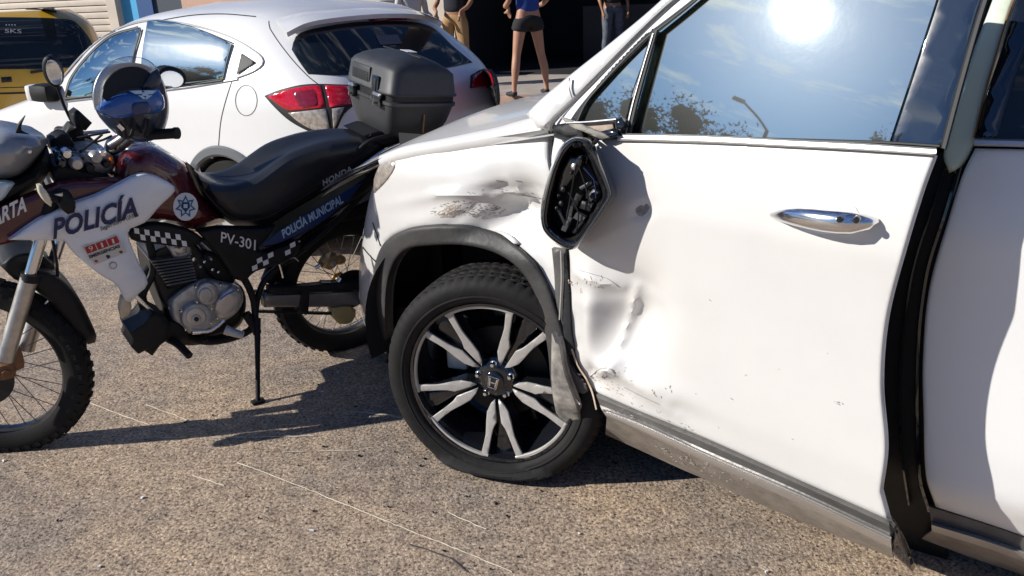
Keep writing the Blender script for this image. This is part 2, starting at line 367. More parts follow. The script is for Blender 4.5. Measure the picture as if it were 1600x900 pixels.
# ------------------------------------------------------------------ the ground
def struct(o): o['kind'] = 'structure'; return o
def asphalt():
    m = bpy.data.materials.new('worn_asphalt_with_aggregate'); m.use_nodes = True; t = m.node_tree; p = t.nodes['Principled BSDF']; A = t.nodes.new; K = t.links.new
    c = A('ShaderNodeTexCoord'); v = A('ShaderNodeTexVoronoi'); v.inputs['Scale'].default_value = 135; v.inputs['Randomness'].default_value = 1
    n0 = A('ShaderNodeTexNoise'); n0.inputs['Scale'].default_value = 60; n0.inputs['Detail'].default_value = 3
    mxv = A('ShaderNodeMix'); mxv.data_type = 'VECTOR'; mxv.inputs[0].default_value = .012
    K(c.outputs['Object'], mxv.inputs[4]); K(n0.outputs['Color'], mxv.inputs[5]); K(c.outputs['Object'], n0.inputs['Vector']); K(mxv.outputs[1], v.inputs['Vector'])
    r = A('ShaderNodeValToRGB'); e = r.color_ramp.elements; r.color_ramp.interpolation = 'LINEAR'
    e[0].position = 0; e[0].color = (.09, .078, .068, 1); e[1].position = 1; e[1].color = (.70, .61, .51, 1)
    for ps, cl in ((.12, (.20, .17, .145)), (.3, (.33, .28, .23)), (.6, (.42, .355, .29)), (.85, (.52, .445, .36))): q = e.new(ps); q.color = (*cl, 1)
    s = A('ShaderNodeSeparateColor'); K(v.outputs['Color'], s.inputs[0]); K(s.outputs[0], r.inputs[0])
    # grout between stones
    g = A('ShaderNodeValToRGB'); g.color_ramp.elements[0].position = .50; g.color_ramp.elements[0].color = (1, 1, 1, 1); g.color_ramp.elements[1].position = .85; g.color_ramp.elements[1].color = (.30, .28, .27, 1)
    sc = A('ShaderNodeMath'); sc.operation = 'MULTIPLY'; sc.inputs[1].default_value = 1.25; K(v.outputs['Distance'], sc.inputs[0]); K(sc.outputs[0], g.inputs[0])
    m1 = A('ShaderNodeMix'); m1.data_type = 'RGBA'; m1.blend_type = 'MULTIPLY'; m1.inputs[0].default_value = 1; K(r.outputs[0], m1.inputs[6]); K(g.outputs[0], m1.inputs[7])
    # fine sandy relief takes over from the stones
    nf = A('ShaderNodeTexNoise'); nf.inputs['Scale'].default_value = 85; nf.inputs['Detail'].default_value = 4; nf.inputs['Roughness'].default_value = .6; K(c.outputs['Object'], nf.inputs['Vector'])
    rf = A('ShaderNodeValToRGB'); ef = rf.color_ramp.elements; ef[0].position = .34; ef[0].color = (.05, .04, .036, 1); ef[1].position = .72; ef[1].color = (.80, .69, .57, 1)
    for ps, cl in ((.42, (.24, .19, .155)), (.47, (.47, .395, .325)), (.56, (.58, .49, .40))): q = ef.new(ps); q.color = (*cl, 1)
    K(nf.outputs['Fac'], rf.inputs[0]); mf_ = A('ShaderNodeMix'); mf_.data_type = 'RGBA'; mf_.inputs[0].default_value = .5; K(m1.outputs[2], mf_.inputs[6]); K(rf.outputs[0], mf_.inputs[7]); m1 = mf_
    # broad tone: worn tan lane, greyer oily stripes
    n1 = A('ShaderNodeTexNoise'); n1.inputs['Scale'].default_value = 1.3; n1.inputs['Detail'].default_value = 5; n1.inputs['Roughness'].default_value = .6; K(c.outputs['Object'], n1.inputs['Vector'])
    r1 = A('ShaderNodeValToRGB'); r1.color_ramp.elements[0].position = .36; r1.color_ramp.elements[0].color = (.80, .79, .80, 1); r1.color_ramp.elements[1].position = .62; r1.color_ramp.elements[1].color = (1.34, 1.19, 1.0, 1)
    K(n1.outputs['Fac'], r1.inputs[0]); m2 = A('ShaderNodeMix'); m2.data_type = 'RGBA'; m2.blend_type = 'MULTIPLY'; m2.inputs[0].default_value = 1; K(m1.outputs[2], m2.inputs[6]); K(r1.outputs[0], m2.inputs[7])
    n2 = A('ShaderNodeTexNoise'); n2.inputs['Scale'].default_value = 19; n2.inputs['Detail'].default_value = 4; K(c.outputs['Object'], n2.inputs['Vector'])
    r2 = A('ShaderNodeValToRGB'); r2.color_ramp.elements[0].position = .30; r2.color_ramp.elements[0].color = (.66, .65, .66, 1); r2.color_ramp.elements[1].position = .6; r2.color_ramp.elements[1].color = (1, 1, 1, 1)
    K(n2.outputs['Fac'], r2.inputs[0]); m3 = A('ShaderNodeMix'); m3.data_type = 'RGBA'; m3.blend_type = 'MULTIPLY'; m3.inputs[0].default_value = 1; K(m2.outputs[2], m3.inputs[6]); K(r2.outputs[0], m3.inputs[7])
    K(m3.outputs[2], p.inputs['Base Color']); p.inputs['Roughness'].default_value = .8
    iv = A('ShaderNodeMath'); iv.operation = 'SUBTRACT'; iv.inputs[0].default_value = 1; K(v.outputs['Distance'], iv.inputs[1])
    ad = A('ShaderNodeMath'); ad.operation = 'MULTIPLY_ADD'; K(s.outputs[1], ad.inputs[0]); ad.inputs[1].default_value = .25; K(nf.outputs['Fac'], ad.inputs[2])
    b = A('ShaderNodeBump'); b.inputs['Strength'].default_value = .75; b.inputs['Distance'].default_value = .008; K(ad.outputs[0], b.inputs['Height']); K(b.outputs[0], p.inputs['Normal'])
    return m
M['asphalt'] = asphalt()
gb = [(-300, -300, 0), (300, -300, 0), (300, 300, 0), (-300, 300, 0)]
struct(link('road', gb, [(0, 1, 2, 3)], M['asphalt'], smooth=False))
GF = Frame((0, 0, 0), (1, 0)); ghit = flat(GF, 0, 2)
M['line'] = mat('pale_scrape_in_asphalt', (.46, .41, .33), .8, var=.35, vs=40)
M['crack'] = mat('dark_crack', (.045, .04, .038), .9)
def scratch(line, w, m=None, name='road_scratch'):
    B = spl(line, 9, closed=False); k = len(B); ww = w*.75*(.15+1.1*rng.random(k)); B = B+rng.normal(0, .45, B.shape)
    T = np.gradient(B, axis=0); T /= np.linalg.norm(T, axis=1)[:, None]; Nn = np.stack([-T[:, 1], T[:, 0]], 1)
    a, _ = ghit(B+Nn*ww[:, None]/2, .004); b, _ = ghit(B-Nn*ww[:, None]/2, .004)
    a[:, 2] -= .0015; b[:, 2] -= .0015; c = (a+b)/2; c[:, 2] = .005
    V = np.vstack([a, c, b]); F_ = [(i, i+1, k+i+1, k+i) for i in range(k-1)]+[(k+i, k+i+1, 2*k+i+1, 2*k+i) for i in range(k-1)]
    return struct(link(name, V, F_, m or M['line']))
for ln, w in (([(125, 622), (190, 648), (260, 672)], 2.6), ([(228, 632), (290, 655), (325, 669)], 2.2), ([(370, 722), (450, 752), (600, 812), (740, 868), (800, 893)], 2.4),
              ([(215, 684), (290, 683)], 2.2), ([(330, 683), (410, 682), (490, 680)], 2.6), ([(548, 642), (590, 646), (640, 653)], 4.5), ([(440, 706), (500, 704), (560, 704)], 2),
              ([(300, 742), (350, 758)], 1.6), ([(700, 800), (760, 826)], 1.6)): scratch(ln, w)
for ln, w in (([(640, 850), (700, 870), (730, 893)], 3.5),): scratch(ln, w, M['crack'], 'road_crack')
# loose grit on the road
def grit(n):
    V = []; F_ = []
    base = [(1, 0, 0), (-1, 0, 0), (0, 1, 0), (0, -1, 0), (0, 0, 1), (0, 0, -.4)]; fs = [(0, 2, 4), (2, 1, 4), (1, 3, 4), (3, 0, 4), (2, 0, 5), (1, 2, 5), (3, 1, 5), (0, 3, 5)]
    for _ in range(n):
        x, y = rng.uniform(-2.6, 1.6), rng.uniform(1.4, 4.6); s = rng.uniform(.0015, .0042); a = rng.uniform(0, 6.3); b = len(V)
        for q in base:
            k = s*rng.uniform(.7, 1.3); V.append((x+(q[0]*math.cos(a)-q[1]*math.sin(a))*k, y+(q[0]*math.sin(a)+q[1]*math.cos(a))*k, .001+s*.4+q[2]*k*.7))
        F_ += [tuple(b+i for i in f) for f in fs]
    return V, F_
V, F_ = grit(5000); g_ = link('road_grit', V, F_, mat('grit', (.26, .22, .18), .8, var=.6, vs=90), smooth=False); g_['kind'] = 'stuff'; g_['label'] = 'fine loose grit scattered over the asphalt'

# ------------------------------------------------------------------ street behind: pavement, shop front, shutter
WX = np.array([.925, -.38]); WN = np.array([-.38, -.925])
kp = np.array([.65, 11.0]); KF = Frame((kp[0], kp[1], 0), WX)     # local x along the kerb, y away from the camera
KF.R[1] = [ .38, .925, 0]
kf = KF
def kbox(name, x0, x1, y0, y1, z0, z1, m, parent=None, bev=0.): 
    o = box(name, ((x0+x1)/2, (y0+y1)/2, (z0+z1)/2), (x1-x0, y1-y0, z1-z0), M[m] if isinstance(m, str) else m, parent, bev=bev)
    if parent is None: o.matrix_world = kf.mat()
    return o
M['pave'] = mat('pavement_concrete', (.40, .35, .30), .85, var=.2, vs=3, bump=.3, bs=60); M['kerbm'] = mat('worn_kerb', (.30, .20, .155), .85, var=.35, vs=4)
struct(kbox('pavement', -30, 20, .12, 2.6, -.05, .12, 'pave')); 
for i in range(22): 
    k = kbox('kerb_stone', -14+i*1.2, -14+i*1.2+1.18, 0, .118, -.05, .123, 'kerbm', bev=.012); struct(k)
bld = empty('shop_building', KF, 'row of shop fronts with a dark open doorway, blue paint and pale roller shutter', 'building')
M['wallp'] = mat('salmon_wall', (.55, .36, .27), .85, var=.1, vs=2); M['wallw'] = mat('cream_wall', (.60, .53, .44), .85, var=.1, vs=2)
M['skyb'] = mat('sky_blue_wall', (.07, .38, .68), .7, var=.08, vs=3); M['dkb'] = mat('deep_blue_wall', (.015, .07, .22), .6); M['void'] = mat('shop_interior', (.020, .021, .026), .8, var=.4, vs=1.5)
M['slat'] = mat('cream_shutter_slat', (.66, .58, .48), .55, .1, var=.08, vs=4); M['dkw'] = mat('dark_blue_grey_wall', (.05, .065, .09), .7)
def wx(px, y=2.6):                                       # wall abscissa seen at a pixel column near the frame top
    q = KF.p(px, 20, y); return q[0]
XL = {k: wx(k) for k in (-200, 60, 178, 192, 216, 240, 286, 400, 745, 1012)}; XL[745] = wx(708)
kbox('wall', XL[178], XL[192], 2.45, 3.0, .12, 3.3, 'wallw', bld); kbox('wall', XL[192], XL[216], 2.6, 3.0, .12, 3.3, 'skyb', bld)
kbox('wall', XL[216], XL[240], 2.6, 3.0, .12, 3.3, 'dkb', bld); kbox('wall', XL[240], XL[286], 2.65, 3.0, .12, 3.3, 'dkw', bld)
kbox('wall', XL[286], XL[400]+.8, 2.6, 3.0, .12, 3.3, 'wallp', bld); kbox('wall', XL[400]+.8, XL[745], 2.62, 3.0, .12, 3.3, 'wallw', bld)
kbox('wall', XL[745]-.0, XL[745]+12, 2.6, 3.0, 2.75, 3.3, 'wallw', bld)
kbox('lintel', XL[745]-.1, XL[745]+12, 2.4, 2.58, 2.5, 2.75, 'skyb', bld)
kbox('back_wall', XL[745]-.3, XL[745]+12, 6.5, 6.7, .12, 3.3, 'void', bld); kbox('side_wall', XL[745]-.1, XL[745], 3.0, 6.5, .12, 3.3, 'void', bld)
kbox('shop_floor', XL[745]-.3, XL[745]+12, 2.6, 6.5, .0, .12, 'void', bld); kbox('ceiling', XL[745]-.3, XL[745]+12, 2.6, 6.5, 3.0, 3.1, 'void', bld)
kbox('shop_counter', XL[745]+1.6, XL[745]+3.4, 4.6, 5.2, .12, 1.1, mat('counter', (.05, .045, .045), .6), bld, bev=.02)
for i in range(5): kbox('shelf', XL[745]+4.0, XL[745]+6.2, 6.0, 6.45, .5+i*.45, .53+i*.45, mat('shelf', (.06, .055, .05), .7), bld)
for i in range(26):
    z = .14+i*.12; kbox('slat', XL[-200], XL[178]-.01, 2.5+(.0 if i % 2 else .012), 2.56, z, z+.106, 'slat', bld, bev=.012)
kbox('shutter_track', XL[-200], XL[178], 2.57, 2.62, .12, 3.3, 'dkw', bld)
kbox('roof', XL[-200]-3, XL[745]+12, 2.2, 7, 3.302, 3.45, 'wallw', bld)
# a blue-and-grey cool box on the pavement behind the crossover (blue patch above its roof)
cb = empty('pavement_cabinet', KF, 'low grey street cabinet with sky blue lid panel behind the white crossover', 'cabinet')
q = KF.p(575, 13, 1.6); kbox('cabinet_body', q[0]-.5, q[0]+.4, 1.3, 1.8, .12, 1.36, mat('cabinet_grey', (.5, .5, .5), .6), cb, bev=.02); kbox('blue_panel', q[0]-.16, q[0]+.16, 1.27, 1.297, .9, 1.33, 'skyb', cb)

# ------------------------------------------------------------------ the damaged white car
SF = Frame((-.068, 2.36, 0), (-.83, .557))
kz = np.array([-.3, .15, .25, .33, .45, .7, .88, .96, 1.04, 1.13, 1.7]); ky = np.array([-.3, -.13, -.085, -.035, -.02, -.012, -.004, 0, -.012, -.03, -.03-.57*.335])
zz = np.linspace(-.3, 1.9, 900); yy = np.interp(zz, kz, ky); kern = np.exp(-.5*(np.arange(-12, 13)/5.)**2); kern /= kern.sum(); yy = np.convolve(np.pad(yy, 12, 'edge'), kern, 'valid')
yy += np.where(zz > 1.7, -(zz-1.7)*.335, 0)
def fB(P): return np.interp(P[:, 2], zz, yy)
XH = -.20; TAJ = math.tan(rad(11.5))
def toPx(F, P):
    d = P @ F.R + F.o - np.array(CPOS); c = d @ np.array(CFW); return np.stack([800+FPX*(d @ np.array(CRT))/c, 450-FPX*(d @ np.array(CUP))/c], 1)
def gsum(Q, L_):
    s = np.zeros(len(Q))
    for it in L_:
        if len(it) == 7:                                 # a sharp fold along a segment
            x0, y0, x1, y1, a, w, _k = it; D = np.array([x1-x0, y1-y0]); t = np.clip(((Q[:, 0]-x0)*D[0]+(Q[:, 1]-y0)*D[1])/(D @ D), 0, 1); dd = np.hypot(Q[:, 0]-x0-t*D[0], Q[:, 1]-y0-t*D[1]); s += a*np.exp(-np.sqrt(dd*dd+2)/w)*(.35+.65*np.sin(math.pi*np.clip(t, .08, .92))); continue
        cx, cy, sx, sy, an, a = it
        c, n = math.cos(rad(an)), math.sin(rad(an)); x = (Q[:, 0]-cx)*c+(Q[:, 1]-cy)*n; y = -(Q[:, 0]-cx)*n+(Q[:, 1]-cy)*c
        s += a*np.exp(-.5*((x/sx)**2+(y/sy)**2))
    return s
def wob(Q, f, seed=0):
    r_ = np.random.default_rng(seed); s = np.zeros(len(Q))
    for k in range(7):
        a = r_.uniform(0, 6.28); w = f*r_.uniform(.6, 1.7); s += np.sin((Q[:, 0]*math.cos(a)+Q[:, 1]*math.sin(a))*w+r_.uniform(0, 6.28)+1.5*np.sin(Q[:, 1]*w*.6))/7
    return s
DD = [(902, 424, 968, 452, .018, 6, 0), (990, 452, 968, 520, .024, 8, 0), (968, 520, 958, 570, .020, 8, 0), (958, 570, 925, 592, .020, 6, 0), (1000, 610, 1060, 650, .010, 6, 0), (918, 592, 985, 574, .016, 8, 0), (932, 560, 1046, 628, .014, 10, 0), (900, 470, 940, 486, .008, 8, 0), (905, 540, 930, 606, -.012, 8, 0), (958, 590, 1000, 640, -.008, 8, 0), (984, 508, 30, 48, 12, -.070), (920, 505, 12, 50, 8, .020), (1000, 470, 30, 14, -10, .006), (912, 430, 14, 34, 0, .013), (990, 592, 62, 14, 22, .013), (925, 588, 15, 11, 30, -.024), (958, 568, 26, 7, -15, .014), (955, 420, 55, 7, 28, -.004),
      (902, 520, 9, 60, 0, -.014), (1040, 628, 60, 10, 25, -.005), (930, 470, 26, 6, 10, .004), (1003, 328, 14, 9, -20, -.008), (970, 555, 8, 22, 20, .004)]
def fDoor(P):
    y = fB(P)+np.clip(XH-P[:, 0], 0, None)*TAJ
    Q = toPx(SF, np.stack([P[:, 0], y, P[:, 2]], 1)); fade = np.clip((1045-Q[:, 0]-.1*np.abs(Q[:, 1]-520))/130, 0, 1)**2*np.clip((Q[:, 1]-380)/60, 0, 1)
    return y+gsum(Q, DD)+.008*wob(Q, .085, 3)*fade
FD = [(680, 303, 846, 312, .019, 5, 0), (700, 352, 786, 284, -.012, 10, 0), (786, 282, 812, 330, .020, 6, 0), (812, 330, 820, 372, .018, 6, 0), (640, 346, 740, 322, .007, 9, 0), (840, 330, 868, 372, .010, 9, 0), (812, 395, 852, 420, .010, 8, 0), (806, 332, 36, 34, 10, -.095), (752, 356, 26, 12, -8, -.030), (700, 300, 60, 6, -12, .006), (805, 315, 12, 50, -10, .006), (838, 330, 30, 10, 8, -.006), (845, 400, 16, 40, 0, -.010), (800, 300, 60, 4, 6, -.004), (740, 355, 50, 7, 4, .008)]
def fFen(P):
    y = fB(P); x, z = P[:, 0], P[:, 2]; y = y-.65*np.clip(x-.18, 0, None)**2-1.6*np.clip(z-.93, 0, None)**2
    Q = toPx(SF, np.stack([x, y, z], 1)); fade = np.exp(-.5*(((Q[:, 0]-790)/75)**2+((Q[:, 1]-330)/45)**2))
    return y+gsum(Q, FD)+.006*wob(Q, .07, 5)*fade
body = curved(SF, fB); door = curved(SF, fDoor); gdoor = curved(SF, lambda P: fDoor(P)-.035*(P[:, 0]+.75)); fen = curved(SF, fFen)
car = empty('damaged_car', SF, 'large white sport utility car with crumpled front door, torn wheel arch and flat tyre', 'car')
LC = dict(parent=car)
# --- front door
fd = panel('front_door', [(868, 204, 1), (975, 217), (1220, 227), (1462, 242, 1), (1441, 300), (1411, 400), (1386, 500), (1378, 600), (1385, 700), (1377, 768, 1), (1389, 813, 1),
      (1250, 751), (1100, 684), (1000, 643), (930, 612, 1), (905, 575), (896, 540), (891, 470), (890, 400), (880, 330), (862, 260)], door, M['white'], car, res=6, e=6, dep=.008, th=.012)
loft('door_shell', [[(1462, 242), (1411, 400), (1380, 540), (1385, 700), (1377, 768), (1389, 813)]]*2, [-.013, -.065], door, M['jamb'], fd, n=40, th=.004)
# belt mouldings, glass, pillar
strip('belt_moulding', [(965, 214), (1100, 217), (1220, 223), (1340, 229), (1463, 237)], 12, door, M['bright'], fd, h=.018)
strip('glass_seal', [(985, 211), (1220, 218), (1392, 223), (1468, 228)], 5, door, M['seal'], fd, h=.006, off=.001)
gl = panel('door_window', [(1024, 48, 1), (1130, -45, 1), (1480, -60, 1), (1459, 12), (1389, 224, 1), (1220, 222), (984, 214, 1), (1006, 120)], gdoor, M['glass'], fd, res=26, e=0, th=.004, off=-.010)
panel('quarter_window', [(1016, 58, 1), (1003, 100), (986, 150), (972, 213, 1), (900, 196, 1), (912, 165), (945, 128)], door, M['glass'], fd, res=26, e=0, th=.004, off=-.010)
panel('pillar_cover', [(1391, 224, 1), (1461, 10), (1482, -60, 1), (1560, -60, 1), (1530, 10), (1500, 120), (1471, 230, 1)], door, M['pglass'], fd, res=20, e=3, dep=.003, th=.01, off=-.002)
strip('door_frame_seal', [(1474, 232), (1504, 120), (1536, 10), (1562, -60)], 11, door, M['seal'], fd, h=.012, off=-.004)
strip('glass_divider', [(1024, 46), (1006, 110), (990, 170), (980, 213)], 11, door, M['seal'], fd, h=.010, off=-.003)
strip('divider_highlight', [(1020, 52), (1002, 112), (986, 170), (978, 208)], 2.5, door, M['bright'], fd, h=.004, off=.007)
strip('glass_seal', [(1140, -45), (1076, 8), (1028, 45), (1010, 58), (975, 92), (940, 130), (915, 160), (900, 192)], 5, door, M['seal'], fd, h=.008, off=-.003)
panel('window_frame', [(1180, -60, 1), (1146, -60, 1), (1047, 14), (910, 150), (868, 192), (866, 203, 1), (885, 200, 1), (905, 170), (938, 131), (1008, 57), (1028, 42), (1074, 7), (1142, -48)], door, M['white2'], fd, res=14, e=3, dep=.006, th=.02, off=-.004)
panel('a_pillar', [(1140, -60, 1), (1095, -60, 1), (1022, 10), (950, 70), (887, 120), (845, 155), (822, 178, 1), (840, 200, 1), (858, 204, 1), (862, 190), (880, 172), (906, 148), (1043, 12)], body, M['white'], car, res=14, e=7, dep=.02, th=.03, off=.004)
strip('pillar_gap', [(1044, 13), (906, 150), (864, 192), (861, 206)], 3.2, body, M['seal'], car, h=.003, off=.012)
strip('pillar_gap', [(890, 122), (889, 136), (894, 153)], 1.6, body, M['seal'], car, h=.003, off=.012)
# sill trim on the door
T0 = [(930, 613), (1000, 643), (1100, 684), (1250, 751), (1389, 813)]; T1 = [(940, 640), (1000, 662), (1100, 708), (1250, 773), (1391, 839)]
T2 = [(948, 652), (1000, 674), (1100, 721), (1250, 788), (1393, 856)]; T3 = [(948, 680), (1042, 725), (1113, 754), (1220, 802), (1300, 834), (1396, 872)]
mid = lambda A, B_, t: [(a[0]*(1-t)+b[0]*t, a[1]*(1-t)+b[1]*t) for a, b in zip(A, B_)]
loft('sill_upper_trim', [T0, mid(T0, T1, .3), mid(T0, T1, .75), T1], [-.004, .010, .004, .012], door, M['sillgrey'] if 'sillgrey' in M else mat('sill_grey_trim', (.13, .125, .12), .38, .35, var=.35, vs=18, col2=(.20, .19, .18), bump=.3, bs=60), fd, n=60)
loft('sill_bright_strip', [T1, mid(T1, T2, .25), mid(T1, T2, .6), T2], [.012, .030, .030, .014], door, M['bright'], fd, n=60)
M['sillow'] = mat('sill_lower_trim', (.20, .175, .15), .5, .15, var=.45, vs=14, col2=(.34, .30, .26), bump=.6, bs=40)
loft('sill_lower_trim', [T2, mid(T2, [(946, 679), (1010, 708), (1113, 754), (1260, 818), (1395, 870)], .4), [(946, 679), (1010, 708), (1060, 731), (1113, 754), (1220, 802), (1300, 834), (1396, 872)]], [.014, .010, -.03], door, M['sillow'], fd, n=60)
panel('sill_end_cap', [(1388, 812, 1), (1393, 860), (1402, 872), (1426, 894, 1), (1420, 872), (1404, 838)], door, M['gloss'], fd, res=6, e=2, th=.015, off=.006)
# --- jamb between the doors
panel('door_jamb', [(1440, 243, 1), (1530, 228, 1), (1503, 262), (1487, 330), (1457, 430), (1446, 560), (1450, 745), (1462, 800), (1478, 860), (1490, 990, 1), (1400, 900, 1), (1372, 815), (1350, 700), (1350, 560), (1380, 400)], body, M['black'], car, res=22, e=0, th=.02, off=-.05)
for ln, w in (([(1500, 255), (1478, 330), (1448, 430), (1434, 560), (1437, 745), (1452, 800)], 9), ([(1478, 260), (1455, 330), (1425, 430), (1408, 560), (1408, 700), (1420, 790)], 6)):
    strip('door_seal', ln, w, body, M['gloss'], car, h=.02, off=-.05)
panel('b_pillar', [(1483, 270, 1), (1474, 245), (1478, 222), (1494, 160), (1515, 95), (1547, 10), (1572, -60, 1), (1610, -60, 1), (1582, 10), (1560, 85), (1540, 150), (1521, 225), (1500, 262)], body, M['jamb'], car, res=14, e=7, dep=.015, th=.03, off=-.02)
strip('pillar_seal', [(1606, -50), (1579, 12), (1556, 85), (1538, 150), (1522, 215)], 3, body, M['rust'], car, h=.008, off=-.012)
# --- rear door
rd = panel('rear_door', [(1524, 232, 1), (1620, 234), (1800, 240, 1), (1830, 930, 1), (1600, 838), (1462, 792, 1), (1447, 745), (1443, 650), (1442, 560), (1452, 450), (1484, 335), (1505, 270)], body, M['white2'], car, res=18, e=6, dep=.01, th=.012)
strip('belt_moulding', [(1522, 222), (1600, 224), (1700, 228), (1800, 232)], 12, body, M['bright'], rd, h=.016)
panel('window_border', [(1523, 217, 1), (1540, 150), (1562, 85), (1584, 10), (1610, -60, 1), (1660, -60, 1), (1626, 10), (1600, 82), (1580, 140), (1557, 217, 1)], body, M['gloss'], rd, res=18, e=2, th=.012, off=-.004)
panel('door_window', [(1556, 217, 1), (1580, 140), (1600, 82), (1626, 10), (1655, -60, 1), (1850, -60, 1), (1830, 224, 1)], body, M['dglass'], rd, res=26, e=0, th=.004, off=-.014)
R0 = [(1452, 792), (1530, 816), (1600, 840), (1800, 918)]; R1 = [(1455, 816), (1530, 838), (1600, 862), (1800, 945)]; R2 = [(1456, 830), (1530, 853), (1600, 878), (1800, 962)]; R3 = [(1440, 842), (1520, 872), (1600, 900), (1800, 990)]
loft('sill_upper_trim', [R0, mid(R0, R1, .5), R1], [-.004, .004, .008], body, mat('sill_grey_trim', (.13, .125, .12), .38, .35, var=.3, vs=18), rd)
loft('sill_bright_strip', [R1, mid(R1, R2, .3), R2], [.008, .026, .010], body, M['bright'], rd)
loft('sill_lower_trim', [R2, R3], [.008, -.05], body, M['sillow'], rd)
# --- front fender, hood
panel('front_fender', [(598, 250, 1), (650, 236), (700, 228), (780, 214), (862, 196, 1), (860, 250), (878, 330), (887, 400), (889, 470), (884, 520), (868, 505, 1), (852, 455), (832, 412), (790, 372), (720, 358), (650, 360), (612, 374), (592, 408),
      (584, 470), (583, 540, 1), (572, 522), (562, 470), (561, 430), (563, 395), (575, 320), (588, 275)], fen, M['white'], car, res=6, e=9, dep=.022, th=.012)
strip('bumper_gap', [(565, 385), (580, 402), (598, 420)], 1.6, fen, M['seal'], car, h=.002, off=.0005)
strip('bumper_gap', [(582, 348), (588, 365), (594, 384)], 1.3, fen, M['seal'], car, h=.002, off=.0005)
panel('headlight', [(597, 248, 1), (612, 247), (618, 253), (612, 270), (598, 288), (584, 302, 1), (584, 280)], fen, M['clear'], car, res=8, e=4, dep=.006, th=.02, off=.006)
def hz(x, y): return 1.005+np.clip(.5-x, 0, .8)*.19-.9*np.clip(x-.34, 0, None)**2+.085*(1-((y+.86)/.86)**2)-.02
xs = np.linspace(.72, -.34, 34); ys = np.linspace(-.045, -1.7, 44); V = [(x, y+(-.05 if x > .45 else 0)*0, hz(x, y)) for x in xs for y in ys]; n = len(ys)
V += [(x, y, z-.02) for x, y, z in V]; o_ = len(xs)*n
F_ = [(i*n+j, (i+1)*n+j, (i+1)*n+j+1, i*n+j+1) for i in range(len(xs)-1) for j in range(n-1)]; F_ += [tuple(o_+k for k in f[::-1]) for f in F_]
link('hood', V, F_, M['white'], car)
tube('fender_ridge', [tuple(fen(np.array([q], float), -.016)[0][0]) for q in ((600, 252), (625, 243), (650, 237), (700, 229), (740, 222), (780, 215), (820, 206), (862, 197))], [.022, .024, .026, .028, .030, .032, .036, .038], M['white'], car, n=14)
# --- hidden bulk: underbody, far side, roof, windscreen, cabin
xs2 = [.70, -.36, -.8, -3.0, -3.4]
V, F_ = merge([boxm((-1.35, -.90, .36), (3.9, 1.5, .16)), boxm((-1.4, -1.78, .62), (3.8, .05, .7)), boxm((.50, -.98, .55), (.12, 1.3, .7), bev=.04)])
link('underbody', V, F_, M['black'], car)
V, F_ = merge([boxm((-2.2, -.95, 1.76), (2.7, 1.25, .05), bev=.02), boxm((-3.45, -.88, .85), (.1, 1.6, 1.0), bev=.03)]); link('roof', V, F_, M['white2'], car)
V, F_ = merge([boxm((x, -1.66, 1.42), (.09, .06, .62), bev=.01) for x in (-.75, -1.6, -2.5, -3.3)]); link('far_pillar', V, F_, M['white2'], car)
link('windscreen', [(-.34, -.12, 1.15), (-.34, -1.6, 1.15), (-1.0, -1.5, 1.75), (-1.0, -.3, 1.75)], [(0, 1, 2, 3)], M['dglass'], car, smooth=False)
V, F_ = merge([boxm((-.62, -.86, .98), (.55, 1.4, .22), bev=.05), boxm((-1.45, -.5, .75), (.5, .5, .2), bev=.06), boxm((-1.72, -.5, 1.12), (.16, .48, .62), bev=.06), boxm((-1.76, -.5, 1.52), (.1, .26, .2), bev=.04),
              boxm((-1.45, -1.25, .75), (.5, .5, .2), bev=.06), boxm((-1.72, -1.25, 1.12), (.16, .48, .62), bev=.06), boxm((-1.76, -1.25, 1.52), (.1, .26, .2), bev=.04), boxm((-2.7, -.86, .95), (.7, 1.35, .9), bev=.08)])
link('cabin', V, F_, M['inside'], car)
# --- headlight-side bumper, arch trim, liner
panel('bumper_side', [(572, 505, 1), (584, 500, 1), (592, 530), (606, 560), (604, 572, 1), (588, 552), (575, 530)], fen, M['trim'], car, res=9, e=4, dep=.01, th=.03, off=.004)
panel('wheel_arch_trim', [(584, 545, 1), (581, 470), (586, 415), (600, 382), (625, 362), (660, 354), (720, 353), (775, 362), (800, 378), (830, 405), (856, 448), (876, 505), (890, 560), (905, 640), (912, 690, 1), (893, 698, 1), (872, 668), (862, 610),
      (855, 540), (840, 470), (815, 425), (780, 398), (730, 384), (670, 384), (632, 392), (610, 425), (603, 480), (606, 560, 1)], curved(SF, lambda P: fFen(P)), M['archtrim'], car, res=9, e=7, dep=.012, th=.03, off=.022)
panel('arch_inner_lip', [(690, 368, 1), (740, 360), (790, 362), (812, 380, 1), (785, 385), (735, 376)], fen, M['lblue'] if False else M['white'], car, res=8, e=3, dep=.005, th=.01, off=.012)
# wheel well
V = []; F_ = []; k = 30; C0 = SF.p(740, 560, -.03)
for i in range(k+1):
    a = math.pi*(-.08+1.16*i/k); c, s = math.cos(a), math.sin(a); V += [(C0[0]+.45*c+.02, -.035, C0[2]+.42*s), (C0[0]+.43*c+.02, -.45, C0[2]+.42*s)]
F_ = [(2*i, 2*i+2, 2*i+3, 2*i+1) for i in range(k)]; b0 = len(V); V += [(C0[0]-.6, -.45, .0), (C0[0]+.6, -.45, .0), (C0[0]+.6, -.45, 1.0), (C0[0]-.6, -.45, 1.0)]; F_.append((b0, b0+1, b0+2, b0+3)); link('wheel_arch_liner', V, F_, M['well'], car)
